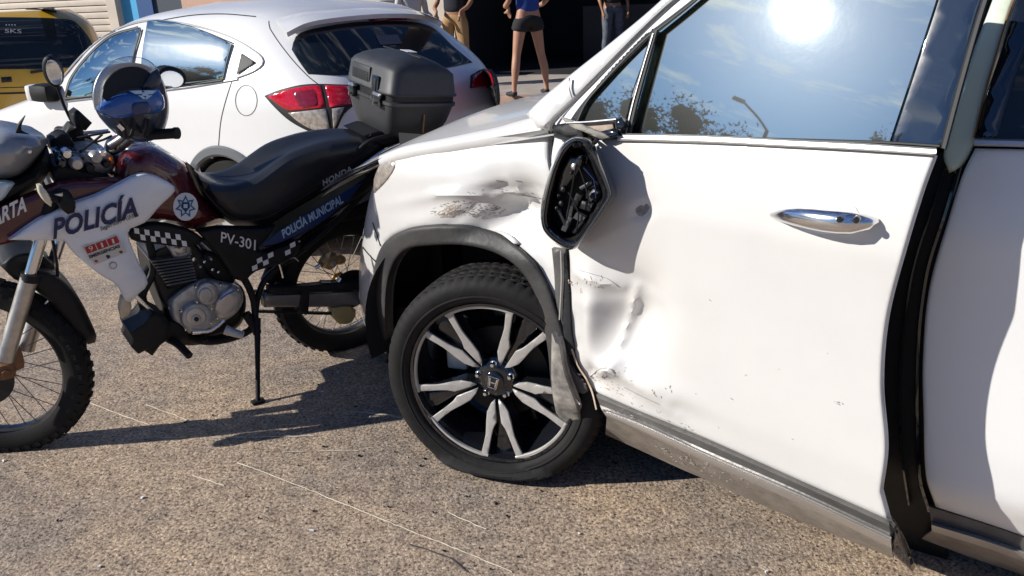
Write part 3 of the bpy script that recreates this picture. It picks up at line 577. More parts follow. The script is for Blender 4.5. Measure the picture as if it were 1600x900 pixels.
# torn lower flap and gap behind the wheel
panel('torn_flap', [(876, 505, 1), (888, 540), (905, 580), (925, 620), (935, 660), (930, 690, 1), (905, 700), (890, 660), (878, 600), (872, 550)], body, M['black'], car, res=9, e=5, dep=.01, th=.02, off=-.012)
panel('torn_flap', [(862, 388, 1), (884, 388, 1), (890, 440), (889, 500), (884, 545), (875, 530), (868, 470), (866, 430)], body, M['trim'], car, res=8, e=4, dep=.01, th=.02, off=.012)
panel('torn_flap', [(884, 395, 1), (889, 440), (893, 520), (897, 548), (886, 560, 1), (879, 500)], body, M['well'], car, res=9, e=1, th=.004, off=.018)
panel('torn_flap', [(862, 520, 1), (874, 530), (884, 580), (905, 640), (912, 685), (895, 698, 1), (872, 655), (862, 600)], body, M['scuff'], car, res=8, e=6, dep=.015, th=.02, off=.055)
panel('torn_flap', [(884, 560, 1), (900, 585), (918, 612), (890, 610, 1)], body, M['trim'], car, res=8, e=3, th=.01, off=.02)
strip('hanging_clip', [(888, 616), (896, 622), (906, 632)], 3.5, body, M['wprint'], car, h=.006, off=.04)
strip('torn_edge', [(893, 545), (903, 572), (915, 590), (925, 612), (932, 640)], 3, door, M['amberscuff'], car, h=.012, off=.0)
strip('torn_edge', [(876, 392), (877, 440), (874, 500)], 2.2, body, M['bright'], car, h=.004, off=.02)
# scrape marks: raised flecks of torn paint
def blob(cx, cy, rx, ry, an=0, n=14, j=.45):
    c, s = math.cos(rad(an)), math.sin(rad(an)); out = []
    for i in range(n):
        a = 2*math.pi*i/n; k = 1+rng.uniform(-j, j); x, y = rx*k*math.cos(a), ry*k*math.sin(a); out.append((cx+x*c-y*s, cy+x*s+y*c, 1))
    return out
def specks(name, areas, hit, m, parent, n, smin=.8, smax=2.6, lift=.0012):
    """many small chips and scratches, one joined part"""
    parts = []
    for cx, cy, rx, ry, an in areas:
        for _ in range(n):
            a, r_ = rng.uniform(0, 6.28), math.sqrt(rng.random()); x, y = rx*r_*math.cos(a), ry*r_*math.sin(a); c, s = math.cos(rad(an)), math.sin(rad(an))
            p = (cx+x*c-y*s, cy+x*s+y*c); w = rng.uniform(smin, smax); l_ = w*rng.uniform(1, 5); da = rad(an)+rng.normal(0, .35)
            ux, uy = math.cos(da), math.sin(da); q = [(p[0]+ux*l_*t+(-uy)*w*v*.5*rng.uniform(.5, 1.3), p[1]+uy*l_*t+ux*w*v*.5*rng.uniform(.5, 1.3)) for t, v in ((-.5, -.2), (-.1, -1), (.5, -.3), (.45, .3), (0, 1), (-.45, .4))]
            P, nr = hit(np.array(q), lift); Q = P-nr*.001
            parts.append((np.vstack([P, Q]), [(5, 4, 3, 2, 1, 0), (6, 7, 8, 9, 10, 11)]+[(i, (i+1) % 6, 6+(i+1) % 6, 6+i) for i in range(6)]))
    V, F_ = merge(parts); o = link(name, V, F_, m, parent, smooth=False); o['kind'] = 'stuff'; return o
specks('paint_scrape', [(712, 326, 40, 12, -8), (760, 330, 30, 10, -6)], fen, M['greyscuff'], car, 75, .5, 1.9)
specks('paint_scrape', [(702, 330, 20, 9, -20)], fen, M['amberscuff'], car, 70, .6, 2.0)
specks('paint_scrape', [(740, 295, 55, 12, 2), (800, 300, 34, 6, 6)], fen, M['greyscuff'], car, 9, .6, 1.5)
specks('paint_scrape', [(910, 445, 12, 40, 80), (918, 590, 18, 12, 30), (960, 605, 40, 8, 22)], door, M['amberscuff'], fd, 22, .8, 2.2)
specks('paint_scrape', [(905, 670, 22, 9, 80), (885, 600, 30, 6, 78)], curved(SF, lambda P: fFen(P)+.0), mat('rust_scrape', (.36, .20, .11), .8, var=.4, vs=60), car, 40, .6, 1.8, .0235)
specks('paint_scrape', [(1035, 612, 10, 20, 80), (945, 600, 26, 12, 30), (1000, 628, 40, 10, 24), (960, 580, 26, 5, -10), (1060, 660, 40, 6, 25), (1310, 630, 12, 3, 30), (1130, 560, 200, 120, 20)], door, M['greyscuff'], fd, 9, .5, 1.5)
specks('paint_scrape', [(985, 655, 40, 10, 24), (1120, 735, 60, 12, 24), (1060, 715, 40, 8, 24)], door, M['greyscuff'], fd, 30, .4, 1.3, .016)
for ln, w in (([(905, 422), (925, 428), (950, 436), (966, 448)], .7), ([(920, 590), (938, 576), (955, 577), (962, 588)], 1.2), ([(975, 605), (1000, 618), (1030, 632)], .7)): strip('crease_crack', ln, w, door, M['greyscuff'], fd, h=.002, off=.0005)
for ln, w in (([(790, 301), (820, 306), (845, 310)], .9), ([(775, 282), (790, 284)], 1.4), ([(805, 282), (813, 283)], 1.2)): strip('crease_crack', ln, w, fen, M['greyscuff'], car, h=.002, off=.0005)
# door handle with its cup
hd = node('door_handle', car); 
def cup(P, d): return 0
hc, _ = door(np.array([(1289, 345.)]), .03)
def handle(a, b, w0):
    pts = [(1206, 336), (1222, 336), (1250, 339), (1290, 345), (1330, 348), (1356, 348), (1370, 346)]; offs = [.004, .022, .040, .047, .042, .024, .004]; rr = [.006, .015, .021, .0235, .0225, .016, .007]
    return [tuple(door(np.array([p], float), o)[0][0]) for p, o in zip(pts, offs)], rr
hp, hr = handle(0, 0, 0); tube('handle_bar', hp, hr, M['chrome'], hd, n=18, flat_=.8, up=(0, 0, 1))

for q in ((1312, 343), (1338, 344)):
    c = door(np.array([q], float), .064)[0][0]; lathe('handle_button', [(0, .004), (.006, .003), (.0075, 0), (.0075, -.01)], c, M['gloss'], hd, n=14)
panel('handle_cup', [(1238, 334, 1), (1246, 318), (1290, 312), (1330, 318), (1342, 334, 1), (1335, 360), (1290, 366), (1250, 358)], door, M['white2'], hd, res=9, e=9, dep=-.0, th=.002, off=.0026, prof=lambda V, d: -.0016*np.clip(d/10, 0, 1))
panel('door_ding', [(988, 330, 1), (1000, 320), (1018, 317, 1), (1012, 332), (995, 341)], door, M['greyscuff'], fd, res=7, e=2, th=.002, off=.0012)
# --- broken mirror
mr = node('wing_mirror', car, 'smashed black wing mirror hanging from its mount')
mh = flat(SF, .13)
so = [(882, 222, 1), (902, 214), (924, 222), (940, 255), (958, 302), (952, 318), (905, 384), (893, 391), (868, 380), (847, 358), (844, 330), (856, 275), (868, 245)]
oo = [(p[0], p[1]) for p in so]
inn = [(886, 238), (900, 226), (916, 236), (930, 262), (945, 302), (938, 318), (903, 370), (890, 376), (872, 366), (858, 350), (858, 328), (868, 280), (876, 256)]
lc = lambda L_: L_+[L_[0]]
def ringloft(name, lines, offs, m, n=90):
    V = []
    for ln, o in zip(lines, offs):
        B = spl(ln, 2.0); s = np.concatenate([[0], np.cumsum(np.linalg.norm(np.diff(np.vstack([B, B[:1]]), axis=0), axis=1))]); B = np.vstack([B, B[:1]]); t = np.linspace(0, s[-1], n, endpoint=False)
        V.append(mh(np.stack([np.interp(t, s, B[:, 0]), np.interp(t, s, B[:, 1])], 1), o)[0])
    k = len(V); V = np.array(V).reshape(-1, 3); F_ = [(i*n+j, (i+1)*n+j, (i+1)*n+(j+1) % n, i*n+(j+1) % n) for i in range(k-1) for j in range(n)]
    return link(name, V, F_, m, mr)
md = mid(oo, inn, .35); md2 = mid(oo, inn, .8)
big = [(p[0]+(p[0]-900)*-.25+14, p[1]+(p[1]-300)*-.25-8) for p in oo]
ringloft('mirror_housing', [big, [(p[0]+6, p[1]-3) for p in oo], oo, mid(oo, inn, .15), md, md2, inn], [-.10, -.07, -.02, .004, .010, .006, -.004], M['gloss'])
ringloft('housing_edge', [md, mid(oo, inn, .45), mid(oo, inn, .58)], [.0105, .0145, .0085], M['case'], 90)
ringloft('housing_inside', [inn, [(p[0]*.9+90, p[1]*.9+30) for p in inn]], [-.004, -.05], M['black'])
panel('mirror_backplate', [(p[0]*.92+72, p[1]*.92+24) for p in inn], mh, M['black'], mr, res=10, e=6, dep=.01, th=.01, off=-.048)
panel('mirror_backplate', [(888, 244, 1), (900, 238), (912, 250), (905, 268), (888, 290), (872, 310), (866, 300, 1), (874, 268)], mh, M['gloss'], mr, res=7, e=5, dep=.014, th=.03, off=-.012)
def bit(cx, cy, w, h, an, off, m, th=.012, nm='mirror_mechanism'):
    c, s = math.cos(rad(an)), math.sin(rad(an)); pts = [(cx+x*c-y*s, cy+x*s+y*c, 1) for x, y in ((-w, -h), (w, -h), (w, h), (-w, h))]
    panel(nm, pts, mh, m, mr, res=8, e=2, dep=.003, th=th, off=off)
dk = mat('mechanism_plastic', (.06, .062, .07), .4); 
for a in ((905, 340, 8, 5, 30, -.018, dk), (915, 322, 9, 6, 20, -.024, M['case']), (900, 315, 5, 12, 25, -.02, M['darkmetal']), (925, 305, 5, 9, 40, -.022, dk), (885, 350, 4, 12, 25, -.014, dk), (890, 330, 4, 8, 10, -.016, M['case']), (915, 290, 10, 3, -30, -.02, dk), (878, 340, 3, 14, -25, -.012, M['gloss']), (903, 355, 12, 2.5, -50, -.012, M['gloss'])): bit(*a)
for q, r_ in (((897, 260), .008), ((893, 270), .005), ((880, 296), .007), ((873, 305), .006), ((877, 318), .007), ((908, 246), .005), ((925, 306), .007), ((870, 325), .006)):
    c = mh(np.array([q], float), -.008)[0][0]; lathe('screw_boss', [(0, .006), (r_*.5, .005), (r_, .002), (r_, -.01)], c, M['darkmetal'] if r_ < .0075 else M['bright'], mr, n=14)
W0 = lambda x, y, o: tuple(door(np.array([(x, y)], float), o)[0][0])
for a, b, c in (((868, 212, .03), (885, 218, .12), (900, 228, .25)), ((935, 214, .02), (930, 222, .1), (918, 230, .24)), ((905, 205, .03), (908, 215, .14), (905, 226, .24))): tube('mirror_cable', [W0(a[0], a[1], a[2]*.6), W0(b[0], b[1], b[2]*.6), W0(c[0], c[1], c[2]*.55)], .006, M['black'], mr, n=8)
panel('mirror_mount', [(862, 196, 1), (884, 192, 1), (960, 184, 1), (972, 188), (970, 212, 1), (940, 216), (900, 214), (872, 214)], door, M['black'], mr, res=8, e=4, dep=.01, th=.03, off=.018)
panel('mount_core', [(888, 193, 1), (958, 187, 1), (960, 206, 1), (928, 207), (905, 200)], door, mat('broken_tan_plastic', (.33, .25, .19), .6, var=.5, vs=40), mr, res=8, e=3, dep=.006, th=.02, off=.026)
panel('mount_fragment', [(874, 181, 1), (896, 188), (924, 200), (952, 214), (940, 218, 1), (912, 206), (890, 197)], door, M['scuff'], mr, res=8, e=3, dep=.006, th=.012, off=.040)
strip('chrome_splinter', [(884, 192), (920, 190), (962, 186)], 3, door, M['chrome'], mr, h=.01, off=.035)
for pts in ([(930, 207), (960, 200), (968, 212), (940, 216)], [(958, 188), (972, 183), (975, 196), (966, 206)]): panel('mount_fragment', [(*p, 1) for p in pts], door, M['gloss'], mr, res=7, e=2, th=.02, off=.034)
for k_, (a, b, c, m) in enumerate((((905, 262), (915, 290), (922, 322), 'redp'), ((900, 258), (893, 300), (885, 345), 'black'), ((912, 262), (928, 280), (931, 310), 'skyb'), ((888, 300), (904, 332), (900, 362), 'black'))): tube('loose_wire', [tuple(mh(np.array([q], float), .004)[0][0]) for q in (a, b, c)], .0022, M['navy'] if m == 'skyb' else M['black'], mr, n=6)
# dark interior parts seen in the quarter glass
# --- wheel
hubw = SF.l2w(SF.p(768, 601, .03)); ext = np.array([-.945, .327]); ext /= np.linalg.norm(ext); eyt = np.array([-ext[1], ext[0], 0])
WF = Frame(hubw-eyt*.085, ext); hz_ = WF.o[2]
wh = empty('wheel_frame', WF, 'x', 'x'); wh.name = 'front_wheel'; del wh['label']; del wh['category']; wh['label'] = 'flat front tyre on a ten-spoke black and silver rim'
wh.parent = car; wh.matrix_parent_inverse = Matrix(SF.mat()).inverted()
prof = [(.272, .075), (.276, .095), (.288, .104), (.296, .105), (.298, .108), (.302, .108), (.304, .105), (.318, .108), (.335, .106), (.352, .098), (.362, .086), (.366, .078), (.362, .074), (.3675, .070), (.3695, .050), (.3615, .046), (.3615, .040), (.370, .036), (.3705, .006), (.3625, .003), (.3625, -.005), (.3705, -.008), (.370, -.04), (.3615, -.044), (.3615, -.05), (.369, -.054), (.366, -.08), (.352, -.10), (.32, -.112), (.285, -.108), (.272, -.08)]
prof = [((r_ if r_ < .28 else .272+(r_-.272)*.90), h) for r_, h in prof]; V = []; n = 264; k = len(prof)
for i in range(n):
    a = 2*math.pi*i/n
    for q, (r_, h) in enumerate(prof):
        rr = r_-(.006 if (i+int(h*90)) % 4 == 0 and r_ > .348 else 0)-(.0025 if i % 4 == 0 and .334 < r_ <= .348 else 0)
        x, z, y = rr*math.cos(a), rr*math.sin(a), h
        fl = -hz_+.002; c0 = .06
        if z < fl+c0 and r_ > .27: t = (fl+c0-z)/(.37-(hz_-.002)+c0); z = fl+c0-(c0)*min(1, t*1.0) if z < fl+c0 else z; y += (.028 if h > 0 else -.028)*math.sin(min(1, t)*math.pi)*(1 if r_ > .29 else .5)
        V.append((x, y, z))
F_ = [(i*k+j, i*k+j+1, ((i+1) % n)*k+j+1, ((i+1) % n)*k+j) for i in range(n) for j in range(k-1)]
link('tyre', V, F_, M['dustrub'], wh)
lathe('rim', [(.272, .070), (.277, .086), (.272, .094), (.264, .094), (.260, .086), (.252, .060), (.225, .02), (.215, -.07), (0, -.07)], (0, 0, 0), M['gloss'], wh, n=96)
lathe('brake_disc', [(.07, -.02), (.155, -.02), (.155, -.035), (.07, -.035)], (0, 0, 0), M['darkmetal'], wh, n=48)
RR = 1.0
def whit(px, off=0.):
    P = np.stack([-px[:, 0]/100*.275, np.zeros(len(px))+off, -px[:, 1]/100*.275], 1); r_ = np.hypot(P[:, 0], P[:, 2])/.275
    P[:, 1] += .086-.030*np.clip(1-r_, 0, 1)**1.2; return P, np.tile([0, 1., 0], (len(px), 1))
def pol(r_, a): return (100*r_*math.cos(rad(a)), -100*r_*math.sin(rad(a)))
box('brake_caliper', (.15, -.03, .06), (.07, .06, .13), mat('caliper_paint', (.35, .42, .48), .4, .5), wh, bev=.01)
for kk in range(5):
    ac = 95+72*kk+(2 if kk == 0 else 0)
    for sg in (1, -1):
        def P2(t, w):  # t along spoke in unit coords of the top pair
            x, y = t; x *= sg; x2, y2 = x, y; b = rad(ac-90); return ((x2*math.cos(b)-y2*math.sin(b))*100, -(x2*math.sin(b)+y2*math.cos(b))*100)
        out = [(.118, .200), (.103, .27), (.116, .38), (.170, .495), (.250, .65), (.322, .885), (.420, .905), (.364, .756), (.284, .520), (.275, .43), (.208, .33)]
        crn = {0, 5, 6}
        pts = [(*P2(p, 0), 1) if i in crn else P2(p, 0) for i, p in enumerate(out)]
        cx = sum(p[0] for p in pts)/len(pts); cy = sum(p[1] for p in pts)/len(pts)
        fat = [(cx+(p[0]-cx)*1.03, cy+(p[1]-cy)*1.03, *p[2:]) for p in pts]
        panel('spoke_body', fat, whit, M['gloss'], wh, res=7, e=2, dep=.004, th=.05, off=-.0035)
        panel('spoke', pts, whit, M['alu'], wh, res=7, e=1.2, dep=.0015, th=.006, off=0)
    # machined rim arc joining each pair
    a0, a1 = ac-25.5, ac+25.5; arc = [pol(.965, a0+(a1-a0)*i/12) for i in range(13)]; arc2 = [pol(.925, a1-(a1-a0)*i/12) for i in range(13)]
    arc[0] = (*arc[0], 1); arc[-1] = (*arc[-1], 1); arc2[0] = (*arc2[0], 1); arc2[-1] = (*arc2[-1], 1)
    panel('rim_arc', arc+arc2, whit, M['alu'], wh, res=6, e=.8, dep=.001, th=.01, off=.004)
    # black web between the pairs
    al = ac+36; web = [pol(.93, al-7), pol(.93, al+7), pol(.6, al+5), pol(.25, al+10), pol(.25, al-10), pol(.6, al-5)]
    panel('spoke_web', [(*p, 1) for p in web], whit, M['gloss'], wh, res=9, e=3, dep=.006, th=.03, off=-.022)
    al = 92+72*kk; p = pol(.205, al); c = whit(np.array([p]), -.006)[0][0]
    lathe('lug_nut', [(0, .012), (.006, .011), (.0085, .006), (.0085, -.004), (.012, -.006)], c, M['chrome'], wh, n=6)
lathe('hub_cover', [(0, .056), (.040, .056), (.060, .050), (.072, .036), (.072, -.01)], (0, 0, 0), M['gloss'], wh, n=48)
lathe('centre_cap', [(0, .070), (.026, .069), (.032, .064), (.033, .055)], (0, 0, 0), M['gloss'], wh, n=32)
em = lambda px, off=0.: (np.stack([-px[:, 0]*.001, np.full(len(px), .0705)+off, -px[:, 1]*.001], 1), np.tile([0, 1., 0], (len(px), 1)))
def rot(pts, a): c, s = math.cos(rad(a)), math.sin(rad(a)); return [(p[0]*c-p[1]*s, p[0]*s+p[1]*c, 1) for p in pts]
A_ = 12
for pts in ([(-15, -15), (-9.5, -15), (-7, 15), (-11, 15)], [(15, -15), (9.5, -15), (7, 15), (11, 15)], [(-9, -2), (9, -2), (8.4, 3), (-8.4, 3)]): panel('emblem', rot(pts, A_), em, M['chrome'], wh, res=9, e=.6, dep=.0006, th=.003, off=.003)
fr = [(-18, -20), (18, -20), (14, 20), (-14, 20)]; fi = [(-16, -18), (16, -18), (12.4, 18), (-12.4, 18)]
for i in range(4):
    a, b = fr[i], fr[(i+1) % 4]; c, d = fi[(i+1) % 4], fi[i]; panel('emblem_frame', rot([a, b, c, d], A_), em, M['chrome'], wh, res=9, e=.4, dep=.0005, th=.003, off=.003)
# ------------------------------------------------------------------ the police motorcycle
RB, FA = ghit(np.array([(530., 543.)]))[0][0], ghit(np.array([(0., 703.)]))[0][0]
MF = Frame(RB, (FA-RB)[:2], rad(7)); mo = empty('police_motorcycle', MF, 'maroon, white and black police motorcycle leaning on its side stand', 'motorcycle')
m_ = lambda x, y, o=0.: tuple(MF.p(x, y, o)); mf = lambda y: flat(MF, y)
def spoked(name, c, rt, rw, rrim, tw, label=None):
    g = node(name, mo, label); g.location = c
    prof = [(rrim, -.012), (rrim-.002, -tw*.3), (rrim+.012, -tw*.42), (rt-.035, -tw*.5), (rt-.012, -tw*.44), (rt-.003, -tw*.25), (rt, 0), (rt-.003, tw*.25), (rt-.012, tw*.44), (rt-.035, tw*.5), (rrim+.012, tw*.42), (rrim-.002, tw*.3), (rrim, .012)]
    t = lathe('tyre', prof, (0, 0, 0), M['rubber'], g, n=96)
    parts = []; nk = int(2*math.pi*rt/.042)
    for i in range(nk):
        for q, (h, dr, wd) in enumerate(((-tw*.40, -.016, .018), (-tw*.14, .001, .017), (tw*.14, .001, .017), (tw*.40, -.016, .018))):
            a = 2*math.pi*(i+(.5 if q in (1, 2) else 0))/nk; rr = rt+dr-.005; R = np.array([[math.cos(a), 0, math.sin(a)], [0, 1, 0], [-math.sin(a), 0, math.cos(a)]])
            parts.append(boxm((rr*math.cos(a), h, rr*math.sin(a)), (.016, wd, .020), R))
    V, F_ = merge(parts); k = link('tread_knobs', V, F_, M['rubber'], g, smooth=False); k['kind'] = 'stuff'
    lathe('rim', [(rrim-.002, -.022), (rrim+.004, -.026), (rrim+.006, -.018), (rrim-.012, -.012), (rrim-.014, 0), (rrim-.012, .012), (rrim+.006, .018), (rrim+.004, .026), (rrim-.002, .022)], (0, 0, 0), M['rimsteel'], g, n=80)
    hb = lathe('hub', [(0, -.07), (.018, -.07), (.034, -.05), (.034, -.04), (.022, -.035), (.022, .035), (.034, .04), (.034, .05), (.018, .07), (0, .07)], (0, 0, 0), M['gold'] if name == 'rear_wheel' else M['rust'], g, n=28)
    sp = None
    for i in range(32):
        a = 2*math.pi*(i+.5)/32; s = 1 if i % 2 else -1; tw_ = (1 if (i//2) % 2 else -1)*.62; b = a+tw_
        p0 = (.031*math.cos(b), s*.043, .031*math.sin(b)); p1 = ((rrim-.012)*math.cos(a), s*.004, (rrim-.012)*math.sin(a)); tube('spoke', [p0, p1], .0016, M['spokes'], g, n=5, raw=True)
    return g
M['rimsteel'] = mat('spoked_rim_metal', (.20, .195, .19), .3, .9, var=.3, vs=20); M['spokes'] = mat('spoke_steel', (.22, .20, .18), .4, .8)
fc = np.array(m_(-20, 573)); fc[1] = 0; fw_ = spoked('front_wheel', fc, fc[2]+.004, .045, .262, .088); STR = rad(-33); fw_.rotation_euler = (0, 0, STR); fo = lambda a, y: np.array([a*math.cos(STR)-y*math.sin(STR), a*math.sin(STR)+y*math.cos(STR), 0])
rc = np.array(m_(536, 442)); rc[1] = 0; spoked('rear_wheel', rc, rc[2]+.004, .055, .235, .112)
lathe('brake_disc', [(.055, .058), (.115, .058), (.115, .062), (.055, .062)], (0, 0, 0), M['darkmetal'], fw_, n=48)
def tb(name, pts, r, m, **k): return tube(name, [m_(*p) for p in pts], r, M[m] if isinstance(m, str) else m, mo, **k)
# fork
for s, dx in ((1, 0), (-1, 26)):
    y = .09*s; ax_ = np.array(m_(8, 562, .16) if s > 0 else m_(40, 545, -.02)); top = np.array(m_(86, 300, .16) if s > 0 else m_(112, 320, -.02)); md_ = ax_*.5+top*.5
    f_ = node('fork_leg', mo); tube('stanchion', [md_, top], .019, M['chrome'], f_, raw=True, n=16); tube('slider', [ax_, ax_*.8+md_*.2, md_*1.], [.030, .027, .027], M['steel'], f_, n=16, raw=True)
    tube('fork_seal', [md_-np.array([0, 0, .012]), md_+np.array([-.008, 0, .012])], .031, M['black'], f_, n=16, raw=True)
    bt = ax_*.14+top*.86; tube('fork_clamp', [bt, top], [.026, .026], M['black'], f_, n=14, raw=True)
box('brake_caliper', np.array(m_(16, 560, .15)), (.075, .045, .09), M['rust'], mo, bev=.02)
box('axle_clamp', np.array(m_(8, 578, .165)), (.06, .05, .06), M['rust'], mo, bev=.02)
lathe('axle_nut', [(0, .03), (.014, .03), (.016, .02)], np.array(m_(8, 578, .165)), M['rust'], mo, n=6)
tb('brake_hose', [(82, 372, .12), (90, 430, .13), (80, 470, .13), (62, 486, .13), (40, 492, .12), (24, 510, .12), (22, 540, .11)], .005, 'black'); tb('brake_pipe', [(90, 405, .12), (88, 440, .13), (75, 470, .13), (55, 488, .13)], .004, 'chrome')
panel('front_fender', [(44, 418, 1), (74, 424), (102, 440), (124, 466), (141, 500), (151, 525), (149, 535), (138, 538, 1), (118, 526), (97, 500), (75, 470), (48, 448, 1)], mf(.17), M['black'], mo, res=8, e=14, dep=.04, th=.12)
panel('fender_bracket', [(0, 415, 1), (20, 398), (60, 396), (85, 415, 1), (80, 440), (30, 440)], mf(.085), M['black'], mo, res=9, e=8, dep=.02, mirror=0)
# cowl, headlight
panel('headlight_cowl', [(-40, 225, 1), (0, 205), (34, 207), (56, 212), (72, 215), (75, 222, 1), (66, 240), (48, 262), (30, 276), (5, 282), (-40, 284, 1)], mf(.16), mat('silver_plastic', (.34, .35, .36), .3, .3, .4, var=.2, vs=6), mo, res=9, e=34, dep=.13, mirror=0)
panel('cowl_spike', [(25, 208, 1), (28, 196), (40, 181, 1), (33, 198), (34, 204), (46, 210, 1)], mf(.12), M['black'], mo, res=6, e=2, dep=.003, th=.012)
panel('cowl_lower', [(-40, 284, 1), (5, 283), (32, 276), (50, 262), (74, 228, 1), (80, 255), (70, 280), (52, 298), (20, 318), (-10, 334), (-40, 340, 1)], mf(.15), M['black'], mo, res=9, e=22, dep=.10, mirror=0)
panel('headlight', [(-40, 287, 1), (10, 285), (23, 287, 1), (14, 300), (2, 314), (-40, 322, 1)], mf(.158), mat('headlight_lens', (.55, .68, .75), .08, .2, 1.), mo, res=9, e=10, dep=.01, th=.03)
lathe('cowl_bolt', [(0, .006), (.005, .005), (.007, 0)], m_(46, 237, .157), M['chrome'], mo, n=10)
# shroud, tank
panel('maroon_shroud', [(-50, 345, 1), (0, 322), (55, 300), (90, 286), (150, 280), (205, 278, 1), (228, 276), (220, 300), (110, 345), (15, 380), (-50, 392, 1)], mf(.17), M['maroon'], mo, res=10, e=14, dep=.035, th=.02)
panel('tank', [(176, 282, 1), (180, 256), (190, 236), (212, 226), (240, 227), (268, 240), (290, 256), (298, 270), (312, 300), (335, 326), (352, 346, 1), (330, 354), (306, 360), (255, 352), (215, 350, 1), (195, 320)], mf(.165), M['maroon'], mo, res=9, e=34, dep=.15, mirror=0)
for o_, rr in ((0, (.042, .006)), (.004, (.028, .004))):
    c = np.array(m_(214, 232, .04))+np.array([0, -.035, .010+o_]); lathe('tank_cap', [(0, rr[1]), (rr[0]*.9, rr[1]), (rr[0], 0), (rr[0], -.02)], c, M['chrome'] if o_ else M['bright'], mo, ax=2, n=32)
ws = panel('side_shroud', [(14, 375, 1), (60, 343), (110, 319), (150, 305), (190, 285), (212, 274), (228, 271), (250, 278), (272, 291), (274, 298), (250, 322), (226, 348), (204, 357), (200, 364), (206, 385), (216, 408), (231, 443), (218, 458), (203, 472), (196, 470), (182, 446), (150, 425), (118, 398), (100, 376, 1)], mf(.215), M['shroud'], mo, res=8, e=6, dep=.012, th=.018, prof=lambda V, d: .02*np.clip((V[:, 1]-330)/-60, -1, 1)*0-.0008*np.clip(d*-1+30, 0, 30)*.6)
panel('shroud_hook', [(190, 462, 1), (204, 470), (206, 480), (200, 494), (190, 498), (186, 485)], mf(.19), mat('tan_lit_plastic', (.60, .50, .36), .4), mo, res=7, e=4, dep=.008, th=.02)  # white hook; tan light on its underside is painted into the colour
hs = lambda px, off=0.: mf(.215)(px, off)
lettering('POLICÍA', (83, 373), (216, 337), 30, mf(.216), M['navy'], mo, bold=.03, up=(-.03, -1), shear=.12, off=.0025)
lettering('Seguridad Pública', (157, 361), (217, 337.5), 7, mf(.216), M['blackp'], mo, bold=.0, up=(0, -1))
lettering('VALLARTA', (-58, 378), (42, 329), 24, mf(.172), M['wprint'], mo, bold=.03, up=(0, -1))
# emergency sticker
panel('sticker', [(128, 386, 1), (181, 367, 1), (199, 394, 1), (148, 414, 1)], mf(.2155), mat('sticker_paper', (.62, .60, .55), .5), mo, res=12, e=0, th=.001, off=.0012)
for i, ch in enumerate('911'):
    a = (132+i*17.3, 386.5-i*6.1); panel('sticker_square', [(a[0], a[1], 1), (a[0]+15.6, a[1]-5.6, 1), (a[0]+20.5, a[1]+4.5, 1), (a[0]+4.6, a[1]+10.2, 1)], mf(.2155), M['redp'], mo, res=12, e=0, th=.001, off=.002)
    lettering(ch, (a[0]+(8 if ch == '9' else 10), a[1]+6.6), (a[0]+(14.5 if ch == '9' else 13), a[1]+(4.3 if ch == '9' else 5.6)), 7.5, mf(.2155), mat('sticker_cream', (.7, .66, .5), .5), mo, bold=.0, off=.0042, up=(-.35, -1))
lettering('EMERGENCIAS', (140, 404), (188, 386.5), 4.6, mf(.2155), M['blackp'], mo, bold=.03, up=(-.3, -1), off=.003)
for c, m, r_ in (((150, 408), 'redp', 3), ((169, 401), 'navy', 3.6), ((189, 394), 'rust', 3)): panel('sticker_mark', blob(*c, r_, r_*.8, 0, 9, .25), mf(.2155), M[m], mo, res=9, e=0, th=.001, off=.002)
panel('round_sticker', blob(177, 415, 6, 5.6, 0, 18, 0), mf(.2155), M['grey'], mo, res=9, e=0, th=.001, off=.002); panel('round_sticker', blob(177, 415, 4.5, 4, 0, 18, 0), mf(.2155), M['wprint'], mo, res=9, e=0, th=.001, off=.003)
# badge on the tank: white oval with a seven-pointed blue star
tk = mf(.1655)
panel('badge', [(271+19*1.02, 327, ) for _ in ()] or [(290+19.5*math.cos(a), 323+22*math.sin(a)) for a in np.linspace(0, 2*math.pi, 20, endpoint=False)], tk, mat('badge_white', (.60, .66, .72), .4), mo, res=9, e=0, th=.001, off=.0015)
st = [(290+(16.5 if i % 2 == 0 else 9.5)*math.cos(-math.pi/2+math.pi*i/7), 323+(18 if i % 2 == 0 else 10.5)*math.sin(-math.pi/2+math.pi*i/7), 1) for i in range(14)]
panel('badge_star', st, tk, mat('badge_blue', (.02, .08, .24), .4), mo, res=9, e=0, th=.001, off=.003)
st2 = [(290+(12 if i % 2 == 0 else 7)*math.cos(-math.pi/2+math.pi*i/7), 323+(13 if i % 2 == 0 else 8)*math.sin(-math.pi/2+math.pi*i/7), 1) for i in range(14)]
panel('badge_star', st2, tk, M['lblue'], mo, res=9, e=0, th=.001, off=.004)
panel('badge_shield', [(284, 316, 1), (296, 316, 1), (297, 324), (290, 332, 1), (283, 324)], tk, M['navy'], mo, res=9, e=0, th=.001, off=.0052); panel('badge_shield', [(287, 319, 1), (293, 319, 1), (293, 325, 1), (287, 325, 1)], tk, M['lblue'], mo, res=9, e=0, th=.001, off=.0062)
lettering('PM', (284, 331), (296, 331), 3, tk, M['navy'], mo, off=.0065, up=(0, -1)) if False else None
